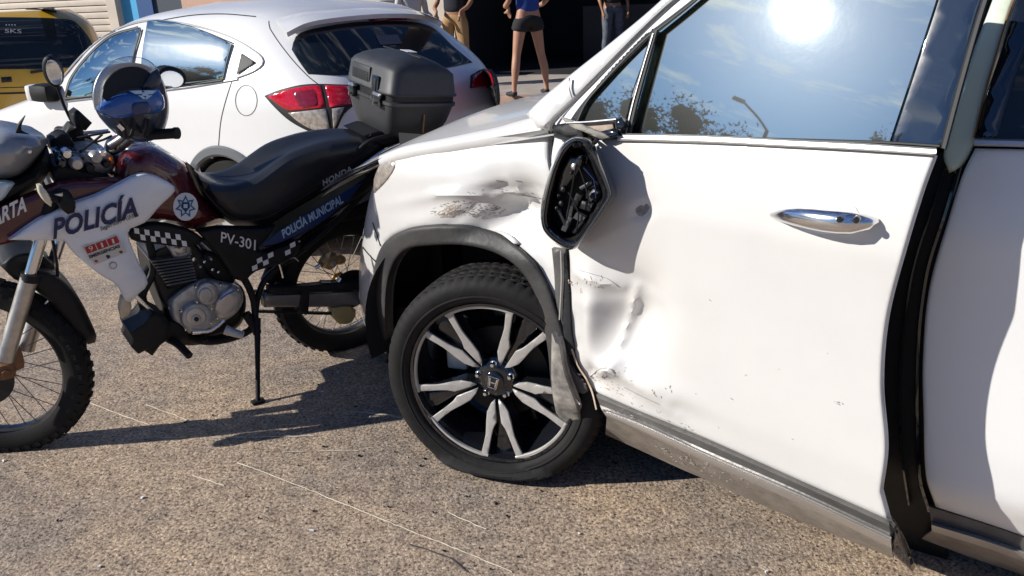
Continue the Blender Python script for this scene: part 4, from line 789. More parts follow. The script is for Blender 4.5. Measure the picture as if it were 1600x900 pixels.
# seat and tail
panel('seat', [(298, 258, 1), (318, 276), (340, 285), (365, 284), (395, 274), (420, 256), (446, 238), (470, 228), (510, 217), (560, 212), (592, 216), (600, 232), (580, 252), (545, 272), (505, 300), (455, 330), (420, 350), (390, 355), (360, 350), (338, 330), (315, 300)], mf(.135), M['seat'], mo, res=9, e=26, dep=.105, mirror=0)
tube('seat_piping', [m_(x, y, .137) for x, y in ((312, 290), (335, 318), (362, 340), (392, 344), (420, 338), (455, 318), (505, 288), (548, 262))], .003, M['black'], mo, n=6)
lettering('HONDA', (505, 291), (551, 267), 9, mf(.138), M['grey'], mo, bold=.04, up=(-.12, -1), font_space=1.1)
panel('tail_panel', [(405, 388, 1), (425, 368), (450, 350), (505, 318), (560, 284), (600, 250, 1), (640, 225), (640, 250), (600, 280), (565, 308), (540, 322), (505, 348), (470, 366), (430, 384)], mf(.125), M['black'], mo, res=9, e=9, dep=.03, mirror=0)
panel('blue_sticker', [(410, 385, 1), (428, 368), (450, 352), (505, 319), (556, 289), (565, 287, 1), (545, 312), (535, 320), (505, 345), (470, 364), (435, 380)], mf(.126), M['blue'], mo, res=12, e=1, dep=.001, th=.002, off=.001)
lettering('POLICÍA MUNICIPAL', (443, 372), (537, 316), 12, mf(.127), M['lblue'], mo, bold=.03, up=(-.28, -1), off=.003)
# side cover and its lettering
sc_ = panel('side_cover', [(308, 362, 1), (340, 356), (372, 356), (405, 356), (430, 352, 1), (418, 372), (404, 392), (440, 385), (468, 378), (464, 396), (440, 412), (400, 424), (380, 440), (366, 436), (345, 405), (325, 380)], mf(.15), M['black'], mo, res=9, e=7, dep=.018, th=.03)
lettering('PV-301', (345, 378), (399, 391), 16, mf(.1505), M['wprint'], mo, bold=.01, up=(.05, -1), off=.002)
mo_del = []
def checker(o, dx, dy, nx, m, hit, off, skew=(0, 0), miss=()):
    for i in range(nx):
        for j in range(2):
            if (i+j) % 2 or (i, j) in miss: continue
            a = np.array(o)+np.array(dx)*i+np.array(dy)*j; q = [a, a+np.array(dx)*.95, a+np.array(dx)*.95+np.array(dy)*.95, a+np.array(dy)*.95]
            panel('checker_square', [(*p, 1) for p in q], hit, m, mo, res=30, e=0, th=.001, off=off)
panel('frame_side_rail', [(200, 355, 1), (250, 350), (300, 362), (320, 375, 1), (300, 386), (250, 382), (205, 374)], mf(.155), M['black'], mo, res=9, e=6, dep=.015, th=.03)
checker((209, 356), (8.1, 1.2), (1.6, 9), 10, M['wprint'], mf(.156), .002)
checker((384, 413), (8.6, -4.0), (1, 7.6), 9, M['wprint'], mf(.151), .002, miss=((0, 0), (6, 0), (5, 1)))
# engine
M['swf'] = mat('fin_metal', (.16, .16, .165), .4, .6)
def eng(name, pts, y, m, e=5, dep=.012, th=.05, **k): return panel(name, [(*p[:2], 1) if len(p) > 2 else p for p in pts], mf(y), M[m] if isinstance(m, str) else m, mo, res=8, e=e, dep=dep, th=th, **k)
eng('engine_block', [(232, 398, 1), (262, 378), (300, 372, 1), (318, 395), (330, 430), (378, 448), (380, 500), (355, 520), (300, 528), (270, 512), (250, 470), (236, 430)], .10, 'darkmetal', 8, .03, .16)
eng('cylinder_head', [(262, 384, 1), (296, 376, 1), (300, 398, 1), (274, 408, 1)], .125, M['cast'], 4, .01, .2)
eng('tappet_cover', [(268, 388, 1), (292, 382, 1), (294, 394, 1), (276, 400, 1)], .135, 'bright', 3)
for i in range(9):
    t = i/8; a = (238+3.0*i, 408+4.6*i); b = (298+1.2*i, 400+4.4*i)
    eng('cooling_fin', [(a[0]-2, a[1], 1), (b[0], b[1], 1), (b[0]+1, b[1]+2.4, 1), (a[0]-1, a[1]+2.4, 1)], .135, M['swf'], .8, .003, .2)
eng('barrel', [(240, 408, 1), (296, 402, 1), (306, 442, 1), (262, 452, 1)], .12, 'black', 3, .01, .18)
eng('crankcase', [(262, 470, 1), (290, 448), (318, 436), (345, 440), (374, 448), (380, 470), (366, 492), (330, 512), (296, 522), (272, 508)], .135, 'cast', 9, .03, .2)
def disc(name, cx, cy, rx, ry, y, m, e=5, dep=.012, th=.03): return panel(name, [(cx+rx*math.cos(a), cy+ry*math.sin(a)) for a in np.linspace(0, 2*math.pi, 22, endpoint=False)], mf(y), M[m], mo, res=7, e=e, dep=dep, th=th)
disc('clutch_cover', 307, 496, 25, 23, .165, 'cast', 7, .016); disc('cover_ring', 307, 496, 17, 15.5, .170, 'bright', 4, .006); disc('cover_boss', 307, 499, 8, 7.5, .176, 'cast', 3, .006); disc('cover_plug', 307, 499, 4, 3.7, .180, 'darkmetal', 2, .003)
disc('generator_cover', 324, 459, 18, 19, .165, 'bright', 7, .018); disc('generator_cap', 322, 462, 11, 12, .176, 'cast', 4, .005)
eng('sprocket_cover', [(337, 472, 1), (350, 456), (366, 448), (376, 460), (377, 475), (362, 492), (342, 498), (335, 488)], .165, 'bright', 7, .015, .05)
strip('cover_stripe', [(344, 468), (355, 460), (368, 454)], 2, mf(.166), mat('blue_stripe', (.02, .12, .5), .4), mo, h=.002)
for q in ((283, 486), (290, 515), (330, 505), (331, 482), (308, 472), (345, 445), (306, 448), (340, 497), (372, 452)): lathe('cover_bolt', [(0, .006), (.004, .005), (.005, 0), (.005, -.01)], m_(*q, .168), M['chrome'], mo, n=8)
# intake, carb, cables, exhaust bits
eng('airbox', [(318, 388, 1), (352, 400), (368, 436), (355, 450), (330, 436), (312, 410)], .10, 'black', 8, .03, .16)
tb('carburettor', [(300, 408, .06), (318, 412, .06), (338, 418, .06)], .026, 'darkmetal', n=14)
for q in ((302, 404, 9), (318, 408, 6), (331, 420, 7), (329, 404, 5), (312, 416, 5), (340, 424, 6)): lathe('carb_screw', [(0, .012), (q[2]*.0008, .01), (q[2]*.001, 0), (q[2]*.001, -.02)], m_(q[0], q[1], .115), M['chrome'] if q[2] > 5 else M['bright'], mo, n=9)
tb('frame_tube', [(232, 372, .09), (240, 420, .09), (222, 465, .09), (235, 500, .10), (268, 520, .11), (330, 534, .11), (390, 516, .12), (398, 480, .12), (384, 440, .12), (352, 404, .12), (318, 372, .12)], .014, 'black', n=12)
tb('frame_tube', [(398, 500, .10), (404, 460, .10), (420, 430, .10), (460, 400, .10), (520, 350, .10), (590, 280, .10)], .012, 'black', n=12)
tb('downpipe', [(262, 398, .02), (225, 430, .05), (222, 470, .08), (246, 505, .09), (290, 532, .09), (350, 524, .06)], .018, 'darkmetal', n=14)
tb('brake_pedal_rod', [(212, 462, .13), (236, 486, .14), (260, 510, .15)], .009, 'chrome', n=10)
eng('underseat_box', [(203, 520, 1), (225, 505, 1), (238, 488, 1), (262, 500, 1), (266, 528, 1), (250, 540, 1), (238, 556, 1), (226, 548, 1), (216, 553, 1), (205, 542, 1), (208, 532, 1)], .19, 'black', 3, .01, .14)
eng('lower_guard', [(258, 500, 1), (282, 505), (296, 528), (290, 540), (262, 530)], .14, 'black', 5, .015, .1)
tb('footpeg', [(262, 530, .13), (278, 538, .17), (296, 556, .24)], [.013, .014, .014], 'black', n=12); tb('gear_lever', [(276, 543, .16), (286, 548, .20), (292, 553, .22)], .006, 'chrome')
tb('shift_rod', [(300, 520, .17), (330, 516, .17), (350, 500, .17)], .007, 'chrome'); tb('footpeg_mount', [(352, 515, .13), (366, 520, .15), (380, 524, .17)], [.02, .016, .014], 'cast', n=12)
tb('stand_bracket', [(384, 490, .12), (396, 508, .13), (402, 520, .13)], .018, 'black', n=12)
tb('passenger_peg', [(316, 524, .13), (322, 534, .17)], .010, 'black', n=12)
# side stand
g0 = ghit(np.array([(403., 627.)]), 0.008)[0][0]; gl_ = MF.w2l(g0); tube('side_stand', [m_(402, 497, .13), tuple(np.array(m_(402, 497, .13))*.5+gl_*.5), tuple(gl_)], [.014, .010, .009], M['black'], mo, n=12)
gfoot = [(-.022, -.014), (.022, -.014), (.022, .016), (-.022, .016)]; V, F_ = boxm(gl_, (.05, .03, .012), bev=.004); link('stand_foot', V, F_, M['black'], mo)
# swingarm, chain, rear bits
eng('swingarm', [(412, 461, 1), (470, 459), (600, 452, 1), (600, 472, 1), (520, 479), (413, 480, 1)], .115, mat('swingarm_metal', (.24, .225, .22), .4, .6, var=.15, vs=15), 4, .01, .035)
eng('chain_guard', [(420, 448, 1), (480, 446), (600, 432, 1), (600, 450, 1), (480, 458), (420, 460, 1)], .12, 'black', 4, .01, .03)
eng('swingarm_strap', [(472, 452, 1), (484, 452, 1), (482, 488, 1), (466, 490, 1)], .125, 'black', 2, .006, .05)
parts = []
for i in range(46):
    t = i/45; x = 398+t*130; y = 486+t*4+.0; parts.append(boxm(m_(x, y, .10), (.008, .012, .011), bev=0)); 
for i in range(46):
    t = i/45; parts.append(boxm(m_(400+t*200, 455-t*6, .06), (.008, .012, .011)))
V, F_ = merge(parts); k = link('drive_chain', V, F_, M['darkmetal'], mo, smooth=False); k['kind'] = 'stuff'
eng('chain_slider', [(516, 482, 1), (540, 478), (556, 484), (550, 503), (530, 506), (520, 496)], .115, mat('yellowed_guide', (.48, .36, .16), .5), 4, .01, .03)
lathe('rear_sprocket', [(.03, .08), (.085, .08), (.09, .077), (.085, .074), (.03, .074)], rc, M['darkmetal'], mo, n=44)
disc('hub_carrier', 530, 406, 11, 8, .09, 'gold', 4, .02, .04); disc('hub_boss', 520, 412, 5, 5, .10, 'bright', 2, .008, .03); eng('hub_bracket', [(504, 418, 1), (512, 404), (526, 398), (530, 408), (516, 422)], .10, 'gold', 4, .01)
for q in (((492, 419), (500, 414)), ((528, 440), (532, 434)), ((500, 440), (515, 440))): tb('rear_linkage', [(*q[0], .11), (*q[1], .11)], .008, 'chrome', n=10)
tb('shock_absorber', [(418, 440, .02), (432, 410, .02), (455, 380, .02)], .03, 'darkmetal', n=16)
for q in ([(438, 406), (446, 400), (458, 396)], [(436, 412), (440, 425), (442, 434)], [(448, 392), (460, 386), (468, 376)], [(452, 404), (460, 402), (466, 408)]): tb('cable', [(*p, .13) for p in q], .004, 'chrome', n=6)
eng('rear_fender', [(455, 378, 1), (500, 348), (545, 325), (600, 300, 1), (600, 330, 1), (560, 345), (520, 352), (480, 372), (460, 395)], .07, 'black', 8, .03, .14)
tb('rear_rack', [(548, 246, .12), (575, 222, .14), (600, 214, .14), (640, 205, .12)], .009, 'black', n=10); tb('rack_stay', [(560, 262, .12), (600, 236, .14), (630, 222, .13)], .009, 'chrome', n=10); tb('rack_stay', [(575, 220, -.1), (590, 206, -.1), (620, 200, -.1)], .009, 'chrome', n=10)
eng('rack_plate', [(568, 212, 1), (590, 204, 1), (640, 214, 1), (620, 232, 1), (590, 226, 1)], .1, 'black', 3, .01, .18)
# top case
tc_ = node('top_case', mo)
def case_loft(name, secs, m):
    V = []; n = 64
    for z, x0, x1, hy, ex in secs:
        for i in range(n):
            a = 2*math.pi*i/n; c, s = math.cos(a), math.sin(a); V.append(((x0+x1)/2+(x0-x1)/2*math.copysign(abs(c)**(2/ex), c), hy*math.copysign(abs(s)**(2/ex), s), z))
    k = len(secs); F_ = [(i*n+j, i*n+(j+1) % n, (i+1)*n+(j+1) % n, (i+1)*n+j) for i in range(k-1) for j in range(n)]+[tuple(range(n))[::-1], tuple((k-1)*n+j for j in range(n))]
    return link(name, V, F_, m, tc_)
F0, Rr0 = -.180, -.500
case_loft('case_base', [(.950, F0-.05, Rr0+.06, .13, 6), (.965, F0-.035, Rr0+.04, .15, 7), (1.02, F0-.018, Rr0+.015, .175, 8), (1.085, F0-.008, Rr0+.002, .192, 9), (1.090, F0-.002, Rr0-.006, .198, 9), (1.102, F0-.002, Rr0-.006, .198, 9), (1.106, F0-.01, Rr0+.002, .19, 9)], M['case'])
case_loft('case_band', [(1.106, F0-.010, Rr0, .190, 9), (1.128, F0-.010, Rr0, .190, 9)], M['black'])
case_loft('case_lid', [(1.128, F0-.002, Rr0-.006, .198, 9), (1.134, F0+.002, Rr0-.008, .202, 9), (1.142, F0-.004, Rr0, .198, 9), (1.215, F0-.012, Rr0+.012, .192, 9), (1.232, F0-.02, Rr0+.03, .182, 7), (1.250, F0-.045, Rr0+.06, .165, 5), (1.266, F0-.09, Rr0+.10, .13, 4), (1.274, F0-.13, Rr0+.14, .05, 3)], M['case'])
fx = flat(MF, F0+.001, 0)
def fp(name, y0, y1, z0, z1, m, x=F0, t=.012, bev=.004): return box(name, (x+t/2, (y0+y1)/2, (z0+z1)/2), (t, abs(y1-y0), z1-z0), M[m], tc_, bev=bev)
fp('lid_pad', -.13, .02, 1.155, 1.212, 'case', t=.01, x=F0-.012)
for i in range(6): fp('pad_rib', -.12, .01, 1.154+i*.0065, 1.157+i*.0065, 'black', t=.013, x=F0-.012, bev=.0012)
fp('carry_handle', .05, .10, 1.09, 1.19, 'gloss', t=.012, x=F0-.008); fp('handle_slot', .06, .09, 1.10, 1.18, 'black', t=.016, x=F0-.008)
for y in (-.10, .11): fp('latch', y-.02, y+.02, 1.075, 1.13, 'gloss', t=.022, x=F0-.006); fp('latch_clip', y-.022, y+.022, 1.118, 1.132, 'chrome', t=.024, x=F0-.006)
box('lid_seam', (-.335, .0, 1.272), (.006, .30, .006), M['black'], tc_, bev=.002)
box('paper_tag', (-.38, -.02, 1.2735), (.045, .06, .003), M['wprint'], tc_)
box('red_reflector', (-.345, .190, 1.02), (.006, .006, .075), M['rust'], tc_)
_p = Vector((-.34, 0, 1.05)); tc_.matrix_local = Matrix.Translation(_p) @ Matrix.Rotation(rad(-6), 4, 'Y') @ Matrix.Translation(-_p)
# bars, controls, mirrors, console
tb('handlebar', [(104, 200, -.34), (125, 206, -.20), (160, 236, -.04), (185, 234, .04), (215, 214, .20), (270, 209, .33)], .011, 'black', n=12)
tb('grip', [(232, 211, .26), (276, 208, .34)], .017, 'black', n=14); tb('bar_end', [(273, 208, .335), (278, 208, .343)], .019, 'black', n=14)
tb('grip', [(92, 205, -.36), (118, 207, -.24)], .019, 'black', n=14)
eng('switch_block', [(102, 204, 1), (110, 194), (128, 200), (134, 214), (128, 230), (108, 232), (98, 218)], -.10, 'black', 5, .02, .05)
eng('brake_reservoir', [(112, 178, 1), (120, 172), (144, 192, 1), (134, 204), (118, 198)], -.06, 'black', 4, .015, .05)
eng('control_cluster', [(78, 218, 1), (96, 208), (112, 216), (116, 234), (98, 246), (80, 236)], -.02, 'black', 5, .02, .06)
for a in ([(120, 216, -.05), (140, 212, -.03), (172, 206, .0)], [(128, 214, -.05), (150, 222, .0), (175, 212, .02)], [(90, 226, 0), (110, 244, .03), (140, 226, .04), (160, 210, .05)]): tb('cable', a, .004, 'black', n=7)
tb('bar_riser', [(172, 228, .03), (182, 222, .04), (196, 212, .06)], .013, 'bright', n=12); tb('brake_lever', [(130, 208, -.05), (150, 206, -.05), (170, 204, -.04)], .006, 'chrome')
eng('triple_clamp', [(100, 262, 1), (120, 240), (160, 236), (180, 250), (172, 270), (130, 276)], .05, 'cast', 6, .02, .14)
eng('instrument_pod', [(84, 238, 1), (100, 234), (126, 238), (134, 252), (116, 266), (92, 262)], .06, mat('instrument_glass', (.10, .16, .22), .1, .5, 1.), 5, .02, .06)
for q in ((104, 240, 7, 'chrome'), (120, 256, 9, 'bright'), (150, 246, 9, 'cast'), (160, 238, 6, 'chrome'), (140, 262, 7, 'darkmetal'), (96, 255, 6, 'gloss'), (166, 256, 6, 'darkmetal')): lathe('console_fitting', [(0, .014), (q[2]*.0017, .012), (q[2]*.0023, .002), (q[2]*.0023, -.02)], m_(q[0], q[1], .11), M[q[3]], mo, n=16)
eng('fairing_bracket', [(78, 262, 1), (100, 258), (160, 274), (182, 286, 1), (120, 292), (88, 290)], .10, 'black', 6, .02, .16)
tb('key_ring', [(184, 256, .10), (193, 266, .12), (198, 270, .12)], .007, mat('red_key_fob', (.6, .02, .02), .4), n=8); tb('key_fob', [(173, 246, .09), (175, 256, .10)], .006, 'amber', n=8)
def mir(name, c, rx, ry, an, y, stalk, tilt):
    g = node(name, mo); pts = [(c[0]+rx*math.cos(a)*math.cos(rad(an))-ry*math.sin(a)*math.sin(rad(an)), c[1]+rx*math.cos(a)*math.sin(rad(an))+ry*math.sin(a)*math.cos(rad(an))) for a in np.linspace(0, 2*math.pi, 20, endpoint=False)]
    h = curved(MF, lambda P: y+tilt*(P[:, 0]-MF.p(*c, y)[0])+.0*P[:, 0]); panel('mirror_shell', pts, h, M['black'], g, res=6, e=7, dep=.012, th=.03)
    pts2 = [((p[0]-c[0])*.80+c[0]+(3 if name != 'x' else 0)*(1 if tilt < 0 else 0), (p[1]-c[1])*.80+c[1]+(1 if tilt < 0 else 3)) for p in pts]; panel('mirror_glass', pts2, h, M['mirror'], g, res=8, e=1, dep=.001, th=.004, off=.002)
    tube('mirror_stalk', [m_(*q) for q in stalk], .0055, M['black'], g, n=8)
mir('bar_mirror', (81, 112), 14, 26, -18, -.30, [(90, 136, -.30), (100, 165, -.30), (112, 190, -.28), (116, 200, -.26)], -.5)
mir('bar_mirror', (268, 121), 24, 17, 12, .10, [(256, 134, .10), (246, 160, .14), (240, 195, .20), (238, 208, .25)], .25)
eng('turn_signal', [(86, 305, 1), (98, 300), (112, 304), (118, 316), (116, 332), (106, 335), (94, 326)], .26, 'black', 6, .02, .05)
eng('signal_lens', [(58, 290, 1), (64, 289), (74, 300), (82, 316), (80, 323), (70, 316), (60, 302)], .27, mat('cream_lens', (.75, .68, .5), .2, 0, .5), 4, .012, .02); tb('signal_stalk', [(76, 308, .25), (92, 312, .26)], .012, 'black', n=10)
# ------------------------------------------------------------------ helmet
HFm = Frame(MF.l2w(MF.p(205, 165, .20)), MF.R[0][:2]); hl = empty('motorcycle_helmet', HFm, 'dark blue motorcycle helmet with raised clear visor hanging on the handlebar', 'helmet')
hf = lambda y: flat(HFm, y)
def hp_(name, pts, y, m, e, dep, th=.01, mirror=None, off=0., res=7): return panel(name, pts, hf(y), M[m] if isinstance(m, str) else m, hl, res=res, e=e, dep=dep, th=th, mirror=mirror, off=off)
hp_('shell', [(150, 150), (156, 122), (174, 104), (200, 98), (228, 102), (250, 118), (261, 145), (264, 175), (258, 200), (246, 216), (222, 222), (192, 216), (168, 196), (155, 174)], .105, 'navyplastic', 38, .10, mirror=0)
hp_('lining', [(160, 152, 1), (164, 130), (178, 113), (200, 104), (222, 107), (238, 118, 1), (230, 134), (205, 138), (182, 146), (166, 158)], .112, 'liner', 10, -.0, th=.004)
hp_('chin_bar', [(152, 170, 1), (168, 155), (190, 146), (220, 140), (247, 139, 1), (255, 150), (257, 168), (246, 177), (220, 179), (200, 184), (180, 186), (162, 180)], .128, 'helmblue', 14, .03, th=.03)
hp_('chin_vent', [(206, 160, 1), (232, 158, 1), (238, 176), (224, 178), (208, 178)], .131, mat('mid_blue', (.01, .03, .12), .3, 0, .6), 3, .004, th=.004)
for q in ([(201, 142), (222, 141), (222, 147), (212, 147)], [(223, 141), (247, 141), (238, 147), (230, 147)], [(216, 149), (222, 149), (230, 155), (224, 155)], [(230, 149), (238, 149), (230, 155), (226, 155)], [(220, 144), (234, 144), (231, 150), (223, 150)]): hp_('wing_logo', [(*p, 1) for p in q], .132, 'lblue', .5, .0005, th=.002)
hp_('visor', [(148, 172, 1), (145, 150), (150, 125), (165, 103), (185, 91), (210, 88), (232, 94), (248, 108, 1), (243, 120), (225, 108), (202, 105), (180, 113), (165, 130), (159, 152), (156, 172)], .118, 'visor', 5, .006, th=.003)
hp_('visor_hinge', [(232, 118, 1), (246, 108), (252, 120), (246, 136), (226, 140), (224, 136)], .122, 'navyplastic', 4, .008, th=.03)
for a, b in (((186, 190), (196, 214)), ((208, 186), (204, 214)), ((232, 186), (226, 214)), ((200, 196), (220, 206))): tube('strap', [HFm.p(*a, .115), HFm.p((a[0]+b[0])/2+3, (a[1]+b[1])/2, .118), HFm.p(*b, .10)], .006, M['black'], hl, n=8)
tube('strap_buckle', [HFm.p(184, 195, .12), HFm.p(192, 203, .12)], .008, M['chrome'], hl, n=8)
# ------------------------------------------------------------------ cars behind: bodies from rounded plan slices
def sliced(name, slices, m, parent, n=320, nz=120, holes=()):
    A = np.array(slices, float); zs = np.linspace(A[0, 0], A[-1, 0], nz); col = [np.interp(zs, A[:, 0], A[:, i]) for i in range(1, A.shape[1])]
    k = np.exp(-.5*(np.arange(-5, 6)/2.4)**2); k /= k.sum(); col = [np.convolve(np.pad(c, 5, 'edge'), k, 'valid') for c in col]
    V = []
    for z, xr, xf, hw, ex in zip(zs, *col):
        for i in range(n):
            a = 2*math.pi*i/n; c, s = math.cos(a), math.sin(a)
            V.append(((xr+xf)/2+(xf-xr)/2*math.copysign(abs(c)**(2/ex), c), hw*math.copysign(abs(s)**(2/ex), s), z))
    V = np.array(V); F_ = [(i*n+j, i*n+(j+1) % n, (i+1)*n+(j+1) % n, (i+1)*n+j) for i in range(nz-1) for j in range(n)]+[tuple((nz-1)*n+j for j in range(n)), tuple(range(n))[::-1]]
    if holes:
        keep = []
        for f in F_:
            c = V[list(f)].mean(0)
            if len(f) == 4 and any((c[0]-hx)**2+(c[2]-hz__)**2 < hr_**2 and abs(c[1]) > .3 for hx, hz__, hr_ in holes): continue
            keep.append(f)
        F_ = keep
    o = link(name, V, F_, m, parent); bv = BVHTree.FromPolygons([Vector(v) for v in V], [f for f in F_]); return o, bv
hex_ = np.array([-.86, .51]); hex_ /= np.linalg.norm(hex_)
XF0 = Frame((-.92, 4.47, 0), hex_); XF = Frame(XF0.l2w((-.13, -.895, 0)), hex_)
xo = empty('white_crossover', XF, 'clean white crossover with red tail lights parked behind the motorcycle', 'car')
sl_ = [(.16, .10, 3.7, .80, 6), (.30, .01, 3.85, .89, 8), (.58, .0, 3.9, .905, 8), (.74, .02, 3.75, .905, 7.5), (.80, .03, 3.5, .905, 7.2), (.92, .06, 2.95, .90, 7), (1.02, .11, 2.72, .885, 6), (1.12, .20, 2.6, .85, 5.5), (1.25, .36, 2.45, .79, 5), (1.37, .52, 2.15, .72, 4.6), (1.43, .66, 1.95, .63, 3.8), (1.462, .85, 1.75, .48, 3), (1.475, 1.1, 1.5, .2, 2.5)]
WXC = XF0.p(352, 262, 0)[0]+.13
xb, xbv = sliced('body', sl_, M['white2'], xo, holes=((WXC, .30, .335), (WXC+2.2, .30, .335)))
xh = onmesh(XF, xbv, .7)
def xp(name, pts, m, parent=xo, res=9, e=3, dep=.004, th=.01, off=.004, hit=None, prof=None): return panel(name, pts, hit or xh, M[m] if isinstance(m, str) else m, parent, res=res, e=e, dep=dep, th=th, off=off, prof=prof)
xp('front_window', [(104, 152, 1), (112, 125), (140, 88), (175, 58), (218, 44, 1), (222, 50), (208, 100), (205, 140, 1), (150, 150)], 'glass2', res=9, e=1, dep=.001, th=.004, off=.010)
xp('rear_window', [(243, 42, 1), (260, 40), (310, 47), (364, 70, 1), (356, 98), (350, 124, 1), (290, 132), (231, 136, 1), (234, 90)], 'glass2', res=9, e=1, dep=.001, th=.004, off=.036, prof=lambda V, d: .00034*(300-V[:, 0])+.00018*(85-V[:, 1]))
xp('quarter_window', [(379, 84, 1), (400, 98, 1), (371, 117, 1)], 'seal', res=5, e=1, dep=.001, th=.004, off=.010)
for ln, w in (([(104, 152), (112, 125), (140, 88), (175, 58), (218, 44)], 3), ([(222, 46), (208, 100), (205, 140)], 2), ([(243, 42), (234, 90), (231, 136)], 2), ([(243, 42), (260, 40), (310, 47), (364, 68)], 2), ([(104, 155), (200, 144), (290, 134), (350, 126)], 3)): strip('window_seal', ln, w, xh, M['seal'], xo, h=.004, off=.010)
for ln, w in (([(92, 128), (135, 80), (180, 48), (235, 33), (300, 40), (355, 56), (395, 78), (412, 96), (400, 110), (370, 122)], 2.2), ([(105, 158), (200, 147), (290, 137), (372, 124)], 3)): strip('window_moulding', ln, w, xh, M['chrome'] if ln[0] == (105, 158) else M['grey'], xo, h=.004, off=.004)
for ln, w in (([(362, 128), (352, 160), (345, 190), (341, 235)], 1.2), ([(225, 148), (222, 180), (222, 220)], 1.2), ([(400, 26), (350, 22), (300, 24), (240, 34)], 1.4), ([(420, 33), (422, 45), (450, 85), (480, 118), (500, 134)], 1.4), ([(232, 36), (236, 40)], 1.5),
              ([(480, 215), (440, 250), (425, 270)], 1.2)): strip('panel_gap', ln, w, xh, M['seal'], xo, h=.0012, off=.0005)
strip('fuel_flap_gap', [(385+17*math.cos(a), 157+24*math.sin(a)) for a in np.linspace(0, 2*math.pi, 18, endpoint=False)], 1.0, xh, M['seal'], xo, h=.001, off=.0006, closed=True)
# hatch: glass, spoiler, lamps
xp('rear_glass', [(456, 78, 1), (462, 58), (480, 48), (540, 37), (600, 33), (655, 36), (680, 46), (705, 70), (738, 98, 1), (700, 106), (640, 112), (540, 118), (482, 116, 1), (468, 98)], 'dglass', res=12, e=2, dep=.003, th=.006, off=.006)
xp('tail_light', [(414, 150, 1), (440, 140), (480, 132), (545, 133, 1), (553, 165, 1), (538, 178), (521, 216, 1), (490, 208), (455, 190), (430, 168)], 'seal', res=8, e=4, dep=.006, th=.02, off=.010)
xp('tail_light_lens', [(420, 151, 1), (445, 142), (480, 136), (502, 135, 1), (509, 168, 1), (480, 171), (452, 173, 1), (435, 162)], 'red', res=7, e=3, dep=.004, th=.01, off=.016)
xp('tail_light_lens', [(508, 135, 1), (543, 136, 1), (549, 163, 1), (516, 168, 1)], 'red', res=7, e=3, dep=.004, th=.01, off=.016); xp('tail_light_lens', [(458, 145, 1), (495, 140, 1), (500, 166, 1), (472, 170, 1)], 'dred', res=7, e=3, dep=.003, th=.006, off=.018)
xp('indicator_lens', [(452, 176, 1), (510, 170, 1), (517, 206, 1), (490, 202), (468, 190)], 'clear', res=7, e=3, dep=.004, th=.01, off=.016); xp('indicator_lens', [(519, 170, 1), (538, 168, 1), (532, 180), (522, 204, 1)], 'clear', res=7, e=2, dep=.004, th=.01, off=.016)
xp('tail_light', [(735, 118, 1), (748, 110), (765, 108), (774, 120), (779, 150), (778, 176, 1), (764, 138), (734, 138, 1)], 'seal', res=8, e=2, dep=.005, th=.02, off=.010); xp('tail_light_lens', [(738, 119, 1), (750, 112), (764, 110), (772, 122), (773, 136, 1), (736, 136, 1)], 'red', res=7, e=2, dep=.004, th=.01, off=.016); xp('indicator_lens', [(765, 138, 1), (773, 138, 1), (776, 150), (776, 170, 1)], 'clear', res=6, e=1, dep=.003, th=.01, off=.016)
xp('high_brake_light', [(574, 29, 1), (610, 26), (644, 27, 1), (642, 31), (610, 32), (577, 33)], 'dred', res=6, e=2, dep=.003, th=.02, off=.014)
def spo():
    lo = [(452, 62), (480, 48), (540, 38), (610, 33), (660, 36), (684, 46)]; hi = [(430, 30), (470, 20), (540, 14), (600, 12), (650, 17), (680, 28)]
    return loft('roof_spoiler', [hi, mid(hi, lo, .6), lo, [(p[0], p[1]+1.5) for p in lo]], [.0, .035, .055, .03], xh, M['white2'], xo, n=50, th=.01)
spo()
xp('glass_sticker', [(586, 58, 1), (620, 56, 1), (627, 70, 1), (593, 72, 1)], mat('faded_sticker', (.12, .12, .13), .6), res=9, e=0, th=.001, off=.010)
# wheels and arch cladding
for xx in (WXC, WXC+2.2):
    for sy in (1, -1):
        w = node('wheel', xo); w.location = (xx, sy*.81, .30); tw_ = .1
        lathe('tyre', [(.19, -tw_*sy), (.21, -tw_*sy), (.28, -.09*sy), (.30, -.06*sy), (.30, .06*sy), (.28, .085*sy), (.21, .09*sy), (.19, .07*sy)], (0, 0, 0), M['rubber'], w, n=56)
        lathe('rim', [(.195, .085*sy), (.18, .06*sy), (.06, .03*sy), (.05, .05*sy), (0, .055*sy)], (0, 0, 0), M['alu'], w, n=40)
    V = []; k = 36; arcs = [(.385, .006), (.375, .018), (.335, .020), (.322, .010), (.322, -.25)]
    ang = [math.pi*(-.04+1.08*i/k) for i in range(k+1)]
    for r_, o in arcs:
        for a in ang:
            x, z = xx+r_*math.cos(a), .30+r_*math.sin(a); hit = xbv.ray_cast(Vector((xx+max(.36, r_)*math.cos(a), 2, .30+max(.36, r_)*math.sin(a))), Vector((0, -1, 0)))[0]; V.append((x, (hit.y if hit else .79)+o, z))
    F_ = [(i*(k+1)+j, i*(k+1)+j+1, (i+1)*(k+1)+j+1, (i+1)*(k+1)+j) for i in range(len(arcs)-1) for j in range(k)]; link('arch_cladding', V, F_, mat('grey_cladding', (.13, .14, .15), .5), xo)
    V = [(xx-.45, .50, .05), (xx+.45, .42, .05), (xx+.45, .42, .75), (xx-.45, .42, .75)]; link('wheel_well', V, [(0, 1, 2, 3)], M['well'], xo, smooth=False)
